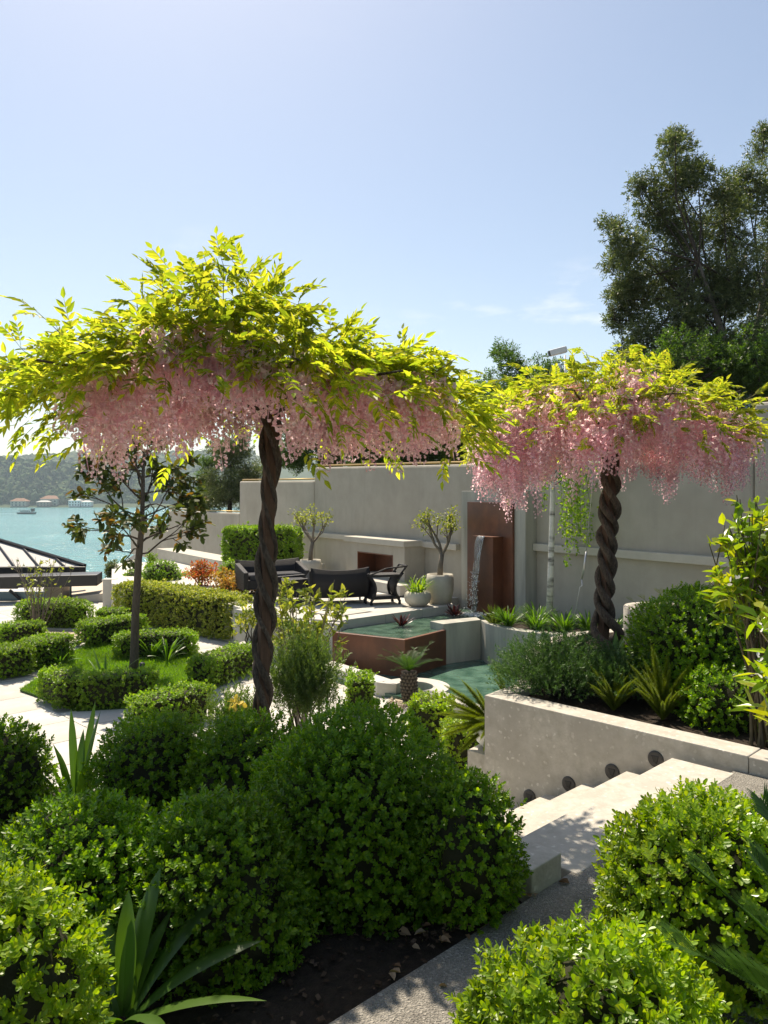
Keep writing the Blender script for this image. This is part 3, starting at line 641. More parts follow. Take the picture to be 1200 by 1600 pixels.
def fdrop():
    q = .45 + .55 * R.random() ** .8; pt = Wp(fc + .05 * q + R.normal() * (.04 + .05 * q), po + .40 + .20 * math.sqrt(q) + R.normal() * .04); return (pt[0], pt[1], .85 - 1.48 * q), R.uniform(.004, .011)
droplets(170, fdrop).build('spray', m_foam, fn, kind='stuff')
def fsp():
    a = R.uniform(0, 6.28); r = abs(R.normal()) * .17; pt = Wp(fc + .06, po + .53); return (pt[0] + r * math.cos(a), pt[1] + r * math.sin(a) * .8, -.625 + R.random() * .03), R.uniform(.01, .028)
droplets(190, fsp).build('splash_foam', m_foam, fn, kind='stuff')
# ---- patio
pat_poly = [np.array([-.72, 12.75]), np.array([-.62, 13.0]), np.array([1.36, 14.75]), Wp(2.3, .3), Wp(2.3, 0.002), Wp(15, .002), np.array([-8.5, 24]), np.array([-6.6, 18.6]), np.array([-3.0, 15.0]), np.array([-1.95, 13.25])]
bb = MB(); bb.prism(pat_poly, T - .02, PAT - .02); pat = tag(bb.build('patio', m_limepale), kind='structure')
slabs(pat, lambda x, y: inside([np.array([-.5, 13.6]), np.array([1.0, 15.1]), Wp(2.6, .9), Wp(9, 1.0), np.array([-5, 18]), np.array([-2.6, 15.2]), np.array([-1.6, 13.9])], x, y) and in_view(x, y, PAT), PAT, .8, .02, m_limepale)
cop = thing('patio_coping', 'pale stone coping along the patio edge behind the upper pool', 'coping', loc=v2((-.6, 13), PAT))
ca, cb = np.array([-.66, 12.98]), np.array([1.38, 14.78]); cd = (cb - ca) / np.linalg.norm(cb - ca); cn_ = np.array([-cd[1], cd[0]])
for i in range(3):
    x0, x1 = i * .905, (i + 1) * .905 - .004
    bb = MB(); bb.prism([ca + cd * x0 - cn_ * .02, ca + cd * x1 - cn_ * .02, ca + cd * x1 + cn_ * .34, ca + cd * x0 + cn_ * .34], -.70, PAT + .012); bb.build('coping_stone', m_limepale, cop, bevel=.006)
cl = [np.array([-.70, 12.86]), np.array([-1.30, 13.08]), np.array([-1.95, 13.28]), np.array([-2.75, 14.2])]
for i in range(3):
    a, c = cl[i], cl[i + 1]; dd = (c - a) / np.linalg.norm(c - a); nn = np.array([-dd[1], dd[0]]) * (-1)
    bb = MB(); bb.prism([a + dd * .003, c - dd * .003, c - dd * .003 + nn * .3, a + dd * .003 + nn * .3], T, PAT + .010); bb.build('coping_stone', m_limepale, cop, bevel=.006)
t = thing('low_step', 'low pale stone step below the patio edge near the wisteria post', 'step', loc=(-2.2, 13.1, T))
bb = MB(); bb.prism([G(366, 1007, -1.0), G(438, 1014, -1.0), G(438, 1014, -1.0) + np.array([.15, .5]), G(366, 1007, -1.0) + np.array([.15, .5])], T, -1.0); bb.build('stone', m_limepale, t, bevel=.006)
# ---- upper pool in rusted steel, concrete walls, lower pool
up = thing('upper_pool', 'raised pool with rust brown steel sides below the wall fountain', 'pool', loc=(.3, 12.6, T))
k1_, k2_, k3_ = np.array([-.84, 12.48]), np.array([.32, 11.80]), np.array([1.03, 12.70])
def strip(a, c, thick, z0, z1, side):
    dd = (c - a) / np.linalg.norm(c - a); nn = np.array([-dd[1], dd[0]]) * side; bb = MB(); bb.prism([a, c, c + nn * thick, a + nn * thick], z0, z1); return bb
strip(k1_, k2_, .07, T, -.61, 1).build('steel_side', m_corten, up, bevel=.004)
strip(k2_ + np.array([.001, .001]), k3_, .07, T, -.613, 1).build('steel_side', m_corten, up, bevel=.004)
bb = MB(); bb.prism([k1_ + np.array([.03, .05]), k2_ + np.array([0, .07]), k3_ + np.array([-.09, .05]), np.array([.93, 13.0]), np.array([1.60, 13.36]), Wp(p0s + .6, po - .01), Wp(p1, po - .01), np.array([1.36, 14.74]), np.array([-.62, 13.02])], T, -.64)
bb.build('water', m_pool, up)
lp = thing('lower_pool', 'dark green lower pool between curved concrete walls and pale coping', 'pool', loc=(1, 11, T))
bb = MB(); bb.prism([(-1.3, 12.6), (-.75, 11.75), (-.05, 10.95), (.4, 10.5), (1.15, 9.5), (2.3, 8.7), (3.4, 9.2), (3.6, 11.4), (2.7, 12.1), (1.75, 13.2), (.9, 12.9), (.33, 11.87), (-.8, 12.55)], T - .01, -1.19)
bb.build('water', m_pool2, lp)
cw = thing('pool_wall', 'board marked concrete wall curving round the lower pool', 'wall', loc=(1.6, 13, T))
bb = MB(); bb.prism([np.array([.985, 12.72]), np.array([1.66, 13.16]), np.array([1.62, 13.45]), np.array([.78, 13.02])], T, -.52); bb.build('straight_section', m_conc, cw, bevel=.006)
cv = [np.array(p) for p in ((1.664, 13.16), (1.70, 12.86), (1.80, 12.58), (1.95, 12.30), (2.15, 12.08), (2.40, 11.90), (2.70, 11.76), (3.05, 11.64), (3.4, 11.5), (3.8, 11.2), (4.4, 10.6))]
ci = offs(cv, -.20)
bb = MB(); bb.prism(cv + ci[::-1], T, -.525); bb.build('curved_section', m_conc, cw, bevel=.006)
bb = MB(); bb.prism(ci + [Wp(-3.8, .01), Wp(p0s, .01), Wp(p0s + .05, po + .1)], T, -.60); tag(bb.build('pool_bed_soil', m_soil), kind='structure')
# pale coping of the lower pool with its half-round niche
lc = thing('pool_coping', 'pale stone coping with a half round niche around the small palm', 'coping', loc=(.3, 10.7, T))
za = -1.05
a0, a1 = G(500, 1036, za), G(590, 1066, za)
strip(a0, a1, .26, T, za, 1).build('coping_stone', m_limepale, lc, bevel=.006)
cc = np.array([.42, 10.72])
def arc(c, r, d0, d1, n): return [c + r * np.array([math.cos(math.radians(d0 + (d1 - d0) * i / n)), math.sin(math.radians(d0 + (d1 - d0) * i / n))]) for i in range(n + 1)]
ro, ri = arc(cc, .50, 152, -72, 26), arc(cc, .27, 152, -72, 26)
bb = MB(); bb.prism(ro + ri[::-1], T, za - .002); bb.build('coping_ring', m_limepale, lc, bevel=.006)
bb = MB(); bb.prism([a1 + np.array([.002, 0]), ri[0] + np.array([-.01, -.02]), ro[0] + np.array([-.0, .03]), a1 + np.array([.14, .24])], T, za - .004); bb.build('coping_stone', m_limepale, lc, bevel=.006)
g0 = ri[-1]; g1 = G(745, 1114, za); strip(g0, g1 + (g1 - g0) * .9, .26, T, za - .001, 1).build('coping_stone', m_limepale, lc, bevel=.006)
bb = MB(); bb.prism(arc(cc, .268, 0, 360, 24)[:-1], T, T + .02); tag(bb.build('gravel_patch', m_gravel), kind='structure')
n = 260; X = np.column_stack([cc[0] + R.uniform(-.35, .25, n), cc[1] + R.uniform(-.55, .25, n), np.full(n, T + .015)])
Vv, Ff = stamp((np.array([(-.5, -.4, 0), (.5, -.5, 0), (.45, .5, 0), (-.5, .4, 0), (-.2, -.2, .5), (.3, -.2, .5), (.2, .25, .5), (-.25, .2, .5)]), np.array([(4, 5, 6, 7), (0, 1, 5, 4), (1, 2, 6, 5), (2, 3, 7, 6), (3, 0, 4, 7)])), X, *frames(np.column_stack([R.normal(size=(n, 2)), np.zeros(n)]), np.tile([0, 0, 1.], (n, 1))), R.uniform(.02, .05, n))
m_peb = leafmat('pebble', [(0.45, 0.36, 0.26), (0.6, 0.52, 0.4), (0.32, 0.25, 0.18)], fac=0.0, rough=0.8, spec=0.3)
tag(obj('gravel', Vv, Ff, m_peb), 'loose tan gravel round the foot of the small palm', 'gravel', kind='stuff')
# curving channel and gravel rings by the far hedges
bb = MB(); bb.prism([G(68, 985, T), G(110, 975, T), G(150, 985, T), G(120, 1012, T), G(95, 1008, T)], T, T + .006); tag(bb.build('grey_paving', surf('grey_paving', (.28, .29, .28), (.34, .35, .34), scale=8, rough=.7)), kind='structure')
g_c = G(50, 1000, T)
for nm, r0, r1, zz, mm in (('ring_kerb', 1.02, 1.16, .05, m_limepale),):
    o_, i_ = arc(g_c, r1, -40, 140, 24), arc(g_c, r0, -40, 140, 24); bb = MB(); bb.prism(o_ + i_[::-1], T, T + zz); tag(bb.build('ring_kerb', mm), kind='structure')
bb = MB(); bb.prism(arc(g_c, 1.015, 0, 360, 30)[:-1], T, T + .02); tag(bb.build('gravel_ring', m_gravel), kind='structure')
bb = MB(); bb.prism([G(20, 985, T), G(60, 990, T), G(135, 984, T), G(140, 970, T), G(60, 962, T)], T, T + .016); tag(bb.build('gravel_border', m_gravel), kind='structure')
# ---- lawn
bb = MB(); bb.prism(LAWN, T - .01, T + .012); tag(bb.build('lawn', m_turf), kind='structure')
pts = []
lo = np.min(LAWN, axis=0); hi = np.max(LAWN, axis=0)
while len(pts) < 34000:
    q = lo + (hi - lo) * R.random(2)
    if inside(LAWN, q[0], q[1]): pts.append(q)
pts = np.array(pts); n = len(pts); D = np.column_stack([R.normal(size=(n, 2)) * .45, np.ones(n)])
Vv, Ff = stamp((np.array([(-.09, 0, 0), (.09, 0, 0), (0, 1, .15)]), np.array([(0, 1, 2)])), np.column_stack([pts, np.full(n, T + .01)]), *frames(D, rdir(n)), R.uniform(.03, .065, n))
tag(obj('grass', Vv, Ff, l_grass), 'short bright green lawn grass between the clipped hedges', 'grass', kind='stuff')
# ================================================================== PLANTS
def place(me, name, parent, M, label=None):
    o = bpy.data.objects.new(name, me); put(o, parent)
    if any(parent.location): o.matrix_parent_inverse = Matrix.Translation(-parent.location)
    o.matrix_basis = M
    return o
def fmat(p, X, Y, Z, s):
    return Matrix(((X[0] * s, Y[0] * s, Z[0] * s, p[0]), (X[1] * s, Y[1] * s, Z[1] * s, p[1]), (X[2] * s, Y[2] * s, Z[2] * s, p[2]), (0, 0, 0, 1)))

# ---- wisteria: pinnate leaves and hanging racemes
def pinnate(pairs=5, L=.23, ll=.085, droop=.5):
    parts = []; pts = []
    def cur(q): return np.array([0, L * q * (1 - .12 * q), -droop * L * q * q * .6])
    P_, D_, U_, S_ = [], [], [], []
    for i in range(pairs):
        q = .28 + .66 * i / pairs
        for s in (-1, 1):
            P_.append(cur(q)); D_.append((s * (1 - .25 * q) + R.normal() * .1, .62 + .3 * q + R.normal() * .1, -.35 + R.normal() * .18)); U_.append((s * .2, 0, 1)); S_.append(ll * R.uniform(.8, 1.1) * (1.05 - .25 * abs(q - .55)))
    P_.append(cur(1)); D_.append((R.normal() * .1, 1, -.5)); U_.append((0, 0, 1)); S_.append(ll)
    V, F = stamp(leaf_t(.20, .14, .16, 1), np.array(P_), *frames(np.array(D_, float), np.array(U_, float)), np.array(S_))
    b = MB(); b.tube([cur(0), cur(.35), cur(.7), cur(1)], [.0022, .0018, .0014, .001], 3, cap=False)
    return join([(V, F), (np.array(b.v), [np.array(b.f)])])
def raceme(L=.34, n=34, fs=.026):
    P_, D_, U_, S_ = [], [], [], []
    for i in range(n):
        q = (i + R.random()) / n; a = i * 2.4 + R.normal() * .3; r = .034 * (1 - .62 * q) + .012
        P_.append((math.cos(a) * r, math.sin(a) * r, -L * (q * .97 + .03))); D_.append((math.cos(a), math.sin(a), -.25 + R.normal() * .4)); U_.append((R.normal() * .4, R.normal() * .4, 1)); S_.append(fs * R.uniform(.75, 1.15) * (1.08 - .55 * q * q))
    fl = (np.array([(-.5, .0, .42), (.5, .0, .42), (.55, .34, .72), (-.55, .34, .72), (0, .15, .0), (-.32, .62, .14), (0, .95, -.02), (.32, .62, .14), (0, .5, -.26), (0, 0, .1)]), np.array([(9, 1, 2, 3), (0, 9, 3, 3), (4, 7, 6, 8), (4, 8, 6, 5)]))
    fl = (fl[0], [np.array([(0, 1, 2, 3), (4, 7, 6, 8), (4, 8, 6, 5), (9, 4, 7, 2), (9, 3, 5, 4)])])
    V, F = stamp(fl, np.array(P_), *frames(np.array(D_, float), np.array(U_, float)), np.array(S_))
    b = MB(); b.tube([(0, 0, .03), (0, 0, -L * .5), (0, 0, -L * .97)], [.004, .003, .002], 3)
    return join([(V, F), (np.array(b.v), [np.array(x) for x in ([f for f in b.f if len(f) == 4],)])])
LEAFW = [pinnate(R.integers(4, 7), R.uniform(.18, .25), R.uniform(.058, .074), R.uniform(.3, 1.1)) for _ in range(5)]
LEAFW_S = [pinnate(5, .19, .062, R.uniform(.2, .9)) for _ in range(4)]
RAC = [raceme(L_, n_, .034) for L_, n_ in ((.22, 22), (.28, 26), (.33, 30), (.38, 34), (.46, 40), (.56, 50), (.66, 58))]
RLEN = np.array([.22, .28, .33, .38, .46, .56, .66])
def wisteria(label, base, top, rx, ry, cen, dome, n_leaf, n_rac, leaves, fmat_, post_w, vine_r, z_floor, nv=3, pitch=.8, racL=lambda dx, dy: 1.0, low=2.2, rim=0, hump=None, size=1.0, splay=0, rac_in=.2, zr=.25, rsc=1.0):
    t = thing('wisteria_tree', label, 'wisteria', 'umbrella wisterias', (base[0], base[1], z_floor))
    base = np.array(base, float); top = np.array(top, float)
    def ax(q): return base + (top - base) * q
    b = MB(); hw = post_w / 2; ca_, sa_ = math.cos(.5), math.sin(.5)
    rr = [(-hw, -hw), (hw, -hw), (hw, hw), (-hw, hw)]
    pv = [tuple(ax(q) + np.array([ca_ * x - sa_ * y, sa_ * x + ca_ * y, 0])) for q in (0, 1) for x, y in rr]
    b.add(pv, [(3, 2, 1, 0), (4, 5, 6, 7)] + [(i, (i + 1) % 4, 4 + (i + 1) % 4, 4 + i) for i in range(4)]); b.build('post', m_post, t, bevel=.006)
    H = np.linalg.norm(top - base)
    for k in range(nv):
        pts, rad = [], []; ph = 2 * math.pi * k / nv + R.uniform(-.35, .35); r0 = vine_r * R.uniform(.75, 1.2)
        m = 60; wob = R.uniform(0, 6)
        for i in range(m + 1):
            q = i / m; th = ph - 2 * math.pi * q * H / pitch + .28 * math.sin(q * 7 + wob) + .14 * math.sin(q * 19 + wob * 2); rad_h = hw * 1.12 + r0 * .55 + .010 * math.sin(q * 14 + wob) + splay * max(0, .16 - q) * 1.2 + (.10 * max(0, q - .93) / .07 * .3)
            pts.append(ax(q * 1.02) + np.array([math.cos(th) * rad_h, math.sin(th) * rad_h, 0])); rad.append(r0 * (1 - .25 * q) * (1 + .14 * math.sin(q * 23 + wob) + .10 * math.sin(q * 51 + 2 * wob)))
        b = MB(); b.tube(pts, rad, 8); b.build('vine', m_bark_w, t, True)
    # limbs
    bsegs = []; nb = 15
    for k in range(nb):
        a = 2 * math.pi * (k + R.uniform(-.3, .3)) / nb; e = np.array([cen[0] + rx * .92 * math.cos(a), cen[1] + ry * .92 * math.sin(a), low + .10 + R.uniform(-.05, .12)])
        s = ax(.97) + np.array([math.cos(a), math.sin(a), 0]) * .05; pts = []
        for i in range(9):
            q = i / 8; p = s * (1 - q) + e * q; p[2] = s[2] + (e[2] - s[2]) * (1 - (1 - q) ** 2.2) + .05 * math.sin(q * 5 + k) * q; p[:2] += R.normal(size=2) * .02 * (0 < i < 8)
            pts.append(p)
        r0 = R.uniform(.010, .017) * (1.2 if size >= 1 else 1)
        b = MB(); b.tube(pts, [r0 * (1 - .65 * i / 8) for i in range(9)], 6); b.build('branch', m_bark_w, t, True)
    # long shoots rising out of the top
    shoots = []
    for k in range(26):
        a = R.uniform(0, 6.28); r = R.random() ** .6 * .85; x, y = cen[0] + rx * r * math.cos(a), cen[1] + ry * r * math.sin(a); z = low + .05
        zt = dome(r, x, y) + R.uniform(-.1, .08); d = np.array([math.cos(a) * .25, math.sin(a) * .25, 0]) + np.append(R.normal(size=2) * .12, 0)
        pts = [np.array([x, y, z]) + d * q + np.array([0, 0, (zt - z) * q]) for q in np.linspace(0, 1, 6)]; shoots.append(pts)
    b = MB()
    for pts in shoots: b.tube(pts, [.005, .0045, .004, .003, .0025, .0015], 4, cap=False)
    b.build('shoots', m_stem, t, True, kind='stuff')
    # leaves through the dome
    n = n_leaf; a = R.uniform(0, 6.28, n); r = R.random(n) ** .55 * 1.03; x = cen[0] + rx * r * np.cos(a); y = cen[1] + ry * r * np.sin(a)
    zt = np.array([dome(k, xx, yy) for k, xx, yy in zip(r, x, y)]); q = R.random(n) ** .6; z = np.minimum(low + .06, zt - .12) + (zt - np.minimum(low + .06, zt - .12)) * q
    z = z - np.maximum(0, r - .78) * R.random(n) * 1.1
    X = np.column_stack([x, y, z]) + R.normal(size=(n, 3)) * .03
    D = np.column_stack([np.cos(a) * (r + .15), np.sin(a) * (r + .15), .05 + .55 * (q - .5)]) + R.normal(size=(n, 3)) * .5
    ns = len(shoots) * 6; k = R.integers(0, len(shoots), ns)
    for i in range(ns):
        pts = shoots[k[i]]; j = R.integers(2, 6); X = np.vstack([X, pts[j]]); d = R.normal(size=3); d[2] = abs(d[2]) * .5; D = np.vstack([D, d])
    X_, Y_, Z_ = frames(D, np.tile([0, 0, 1.], (len(X), 1)) + R.normal(size=(len(X), 3)) * .35); sz = R.uniform(.72, 1.15, len(X)) * size
    front = np.argsort(X[:, 1] * .6 - X[:, 2] * 1.1)
    mes = [mesh('leaf', v, f, l_wis) for v, f in leaves]
    for i in front[:290]: place(mes[R.integers(len(mes))], 'leaf', t, fmat(X[i], X_[i], Y_[i], Z_[i], sz[i]))
    rest = front[290:]; kk = R.integers(0, len(leaves), len(rest)); parts = []
    for j in range(len(leaves)):
        s = rest[kk == j]; parts.append(stamp(leaves[j], X[s], X_[s], Y_[s], Z_[s], sz[s]))
    V, F = join(parts); obj('foliage', V, F, l_wis, t, kind='stuff')
    # racemes
    n = n_rac; nk = n // 9; ka = R.uniform(0, 6.28, nk); kr = np.sqrt(rac_in + (1 - rac_in) * R.random(nk)) * .95; kz = R.uniform(-.12, .12, nk); ki = R.integers(0, nk, n); a = ka[ki] + R.normal(size=n) * .09; r = np.clip(kr[ki] + R.normal(size=n) * .07, .05, 1.02) * rsc; x = cen[0] + rx * r * np.cos(a); y = cen[1] + ry * r * np.sin(a)
    z = low + .06 + kz[ki] + R.uniform(-.12, zr, n) + rim * (r - .6); L = np.array([racL((xx - cen[0]) / rx, (yy - cen[1]) / ry) for xx, yy in zip(x, y)]) * R.uniform(.7, 1.2, n)
    z = np.minimum(z, np.array([dome(k, xx, yy) for k, xx, yy in zip(r, x, y)]) - .09); mes = [mesh('flower_raceme', v, f, fmat_) for v, f in RAC]; order = np.argsort(y); parts = []
    for c_, i in enumerate(order):
        tl = Matrix.Rotation(R.uniform(-.22, .22), 4, 'X') @ Matrix.Rotation(R.uniform(-.22, .22), 4, 'Y') @ Matrix.Rotation(R.uniform(0, 6.28), 4, 'Z')
        M = Matrix.Translation((x[i], y[i], z[i])) @ tl; ri_ = int(np.argmin(np.abs(RLEN - .36 * L[i])))
        if c_ < 290: place(mes[ri_], 'flower_raceme', t, M)
        else:
            v, f = RAC[ri_]; Mn = np.array(M); parts.append((v @ Mn[:3, :3].T + Mn[:3, 3], f))
    if parts: V, F = join(parts); obj('flower_mass', V, F, fmat_, t, kind='stuff')
    return t
wis_c = np.array([-.86, 4.60])
def dome_l(r, x, y):
    d = 2.24 + .32 * max(0, 1 - r * r) ** .8 + .05 * math.sin(x * 5.1) + .04 * math.sin(x * 9 + y * 7)
    d += .38 * math.exp(-((x + 1.02) / .5) ** 2 - ((y - 4.5) / .6) ** 2); d -= .10 * max(0, x + .2) ; return d
w_left = wisteria('large near wisteria with yellow green leaves and pale pink racemes on a dark twisted trunk', (-.757, 4.6, -.45), (-.672, 4.6, 2.2), 1.38, .76, wis_c, dome_l, 1400, 540, LEAFW, l_flow, .066, .021, -.35,
    nv=3, pitch=.66, racL=lambda dx, dy: .72 + .25 * (dx < -.35) + .1 * (dx > .4), low=2.20, rsc=.92, zr=.26)
wis_r = np.array([2.26, 7.7])
def dome_r(r, x, y): return 2.32 + .62 * max(0, 1 - r ** 2.2) + .05 * math.sin(x * 6)
w_right = wisteria('farther wisteria in the stair planter, thick with deep pink racemes under yellow green leaves', (2.19, 7.7, .02), (2.285, 7.7, 2.16), 1.33, 1.20, wis_r, dome_r, 1000, 860, LEAFW_S, l_flow2, .085, .040, .05,
    nv=3, pitch=.62, racL=lambda dx, dy: .85 + .8 * max(0, abs(dx + .05) - .2) + (.4 if -0.85 < dx < -.35 else 0), low=2.36, rim=-.75, splay=1, rac_in=.12, zr=.28)

# ---- foreground boxwoods
GB = 'boxwood mounds around the path and stairs'
FD = 2100
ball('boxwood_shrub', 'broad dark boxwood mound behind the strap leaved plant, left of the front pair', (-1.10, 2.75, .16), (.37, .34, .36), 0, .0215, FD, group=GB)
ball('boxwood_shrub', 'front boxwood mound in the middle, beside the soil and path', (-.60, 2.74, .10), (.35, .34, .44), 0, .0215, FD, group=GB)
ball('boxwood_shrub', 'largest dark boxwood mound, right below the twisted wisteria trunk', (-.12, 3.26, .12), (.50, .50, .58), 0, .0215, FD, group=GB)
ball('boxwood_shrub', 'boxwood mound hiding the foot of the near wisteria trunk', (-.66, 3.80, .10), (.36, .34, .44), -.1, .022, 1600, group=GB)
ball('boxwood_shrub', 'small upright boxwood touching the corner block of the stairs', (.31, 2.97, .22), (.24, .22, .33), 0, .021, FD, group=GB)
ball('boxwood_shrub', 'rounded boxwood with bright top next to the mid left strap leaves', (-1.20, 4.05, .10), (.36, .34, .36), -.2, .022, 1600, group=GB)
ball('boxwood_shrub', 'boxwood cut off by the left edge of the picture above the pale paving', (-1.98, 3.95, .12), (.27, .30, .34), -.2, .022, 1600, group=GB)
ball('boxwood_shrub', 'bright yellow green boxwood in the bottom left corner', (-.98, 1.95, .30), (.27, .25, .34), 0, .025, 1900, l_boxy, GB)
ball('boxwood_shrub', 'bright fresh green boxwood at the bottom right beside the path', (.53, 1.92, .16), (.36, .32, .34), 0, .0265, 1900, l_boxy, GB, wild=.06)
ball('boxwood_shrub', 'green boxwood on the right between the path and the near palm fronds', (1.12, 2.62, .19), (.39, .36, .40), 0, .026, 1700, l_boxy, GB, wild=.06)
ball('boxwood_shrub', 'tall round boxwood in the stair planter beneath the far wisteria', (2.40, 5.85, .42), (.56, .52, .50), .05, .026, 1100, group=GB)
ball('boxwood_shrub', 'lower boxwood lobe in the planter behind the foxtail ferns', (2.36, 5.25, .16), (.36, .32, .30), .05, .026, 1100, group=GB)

# ---- clipped hedges of the lower parterre
GH = 'clipped low hedges of the parterre'
def hedge(label, runs, width=.5, h=.46, mat=None, dens=760, leaf=.032, z0=T, group=GH, name='clipped_hedge', p=6, cat='hedge'):
    segs = []
    for a, c in runs:
        a, c = np.array(a, float), np.array(c, float); d = c - a; L = np.linalg.norm(d); m = (a + c) / 2
        segs.append(((m[0], m[1], z0 + h * .46), (L / 2, width / 2, h * .54), p, math.atan2(d[1], d[0])))
    m = segs[0][0]
    return shrub(name, label, cat, segs, (m[0], m[1], z0), leaf, dens, mat or l_hedge, group, T=SPR_H, up=.5, jit=.45, depth=.07, stem=False, core=.80, wild=.05)
k0 = G(118, 1112, T)
def Q(u, v): return G(u, v, T)
hedge('clipped corner hedge at the front of the lawn below the magnolia', [(Q(122, 1108), Q(82, 1088)), (Q(118, 1106), Q(250, 1096))], .52)
hedge('clipped hedge nearest the camera across the path from the lawn corner', [(Q(205, 1150), Q(325, 1118))], .5)
hedge('clipped hedge beside the wisteria trunk on the right of the lawn', [(Q(305, 1078), Q(390, 1045))], .55)
hedge('long clipped hedge behind the magnolia trunk at the back of the lawn', [(Q(176, 1028), Q(310, 1022))], .52)
hedge('clipped hedge with pale yellow end beside the grey round paving', [(Q(122, 1012), Q(225, 995))], .55, .5)
hedge('clipped hedge just behind the pale ended hedge', [(Q(152, 985), Q(200, 985))], .5, .48)
hedge('clipped hedge at the left edge with strap leaves at its right end', [(Q(-20, 1062), Q(45, 1050)), (Q(40, 1048), Q(102, 1030))], .6, .5)
hedge('narrow clipped hedge at the left edge before the gravel ring', [(Q(-10, 1014), Q(70, 1004))], .5)
hedge('dark rounded hedge beneath the bare stemmed shrub and dark pavilion', [(Q(30, 978), Q(140, 982))], .8, .62, p=4)
hedge('bright clipped hedge by the lower pool in front of the little palm', [(G(640, 1150, T), G(710, 1156, T))], .55, .5, l_boxy)
hedge('bright clipped hedge right behind the largest boxwood near the stairs', [(G(690, 1200, T), G(760, 1200, T))], .5, .5, l_boxy)
hedge('clipped green hedge seen above the largest boxwood beside the low coping', [(G(540, 1110, T), G(585, 1110, T))], .6, .5)
hedge('long yellow variegated hedge in front of the patio', [(Q(188, 965), Q(395, 1004))], .75, .92, l_vari, 520, .043, name='variegated_hedge', group=None)
hz = -.2
hedge('tall square clipped hedge standing against the garden wall', [(P(352, 0, 21.0)[:2], P(468, 0, 20.4)[:2])], .9, 1.0, l_hedge, 480, .05, z0=hz, name='square_hedge', group=None)
bb = MB(); q = [P(338, 0, 20.6)[:2], P(474, 0, 19.8)[:2]]
t = thing('raised_kerb', 'long pale stone kerb in front of the square hedge by the wall', 'kerb', loc=v2(q[0], PAT))
for a, c in ((G(245, 857, -.2), G(343, 876, -.2)), (G(343.5, 876, -.2), P(478, 0, 19.75)[:2])):
    strip(np.array(a), np.array(c), .8, T if a[1] > 22 else PAT - .03, -.2, 1).build('stone', m_ledge, t, bevel=.008)
# other shrubs behind the hedges
GR = 'rounded shrubs behind the variegated hedge'
ball('round_shrub', 'round green shrub beside the dark armchair by the wall', P(363, 898, 17.6), (.34, .34, .36), PAT, .04, 420, l_hedge, GR, T=SPR_H, stem=False)
ball('round_shrub', 'dark green round shrub behind the left end of the variegated hedge', P(252, 900, 19.5), (.52, .5, .42), T, .04, 420, l_box, GR, T=SPR_H, stem=False)
ball('round_shrub', 'small green shrub seen left of the magnolia trunk behind the hedge', P(208, 905, 20.5), (.3, .3, .28), T, .04, 420, l_box, GR, T=SPR_H, stem=False)
ball('round_shrub', 'low green shrub between the dark round shrub and the wall', P(305, 905, 20.5), (.6, .4, .25), T, .04, 380, l_hedge, GR, T=SPR_H, stem=False)
def loose(name, label, cat, c, rad, n, size, mat, base_z, Tm=None, stems=8, bark=None, clumps=10, group=None, shell=.6):
    t = thing(name, label, cat, group, (c[0], c[1], base_z)); rad = np.array(rad, float)
    C = np.array(c) + rdir(clumps) * R.random((clumps, 1)) ** .5 * rad * .75
    V, F = leaf_cloud(C, rad * .42, n, size, Tm or LF_P, shell=shell); obj('foliage', V, F, mat, t, kind='stuff')
    b = MB()
    for k in range(stems):
        e = C[k % clumps]; s = np.array([c[0] + R.normal() * .05, c[1] + R.normal() * .05, base_z - .03]); m = (s + e) / 2 + R.normal(size=3) * .06; b.tube([s, m, e], [.012, .009, .004], 5, cap=False)
    b.build('stems', bark or m_bark_d, t, True, kind='stuff')
    return t
loose('red_shrub', 'small shrub with red young leaves above the variegated hedge', 'shrub', P(313, 898, 18.0), (.50, .35, .36), 1100, .075, l_red, PAT)
loose('orange_shrub', 'orange leaved shrub between the red shrub and the wisteria trunk', 'shrub', P(375, 914, 16.6), (.52, .3, .32), 1300, .07, l_orange, PAT, group='orange leaved shrubs')
loose('orange_shrub', 'small orange tipped shrub next to the red shrub', 'shrub', P(345, 908, 17.2), (.34, .25, .28), 700, .07, l_orange, PAT, group='orange leaved shrubs')
loose('columnar_shrub', 'narrow dark evergreen shrub standing before the sea', 'shrub', P(174, 893, 22.5), (.26, .26, .5), 900, .07, l_tree, T - 1.2)
loose('columnar_shrub', 'narrow green shrub just right of the magnolia trunk by the white wall', 'shrub', P(236, 875, 23), (.22, .22, .42), 700, .06, l_hedge, T - .8)
loose('light_shrub', 'pale yellow green shrub behind the wisteria trunk at hedge height', 'shrub', P(392, 968, 13.2), (.42, .3, .36), 420, .085, l_vari, -1.0)

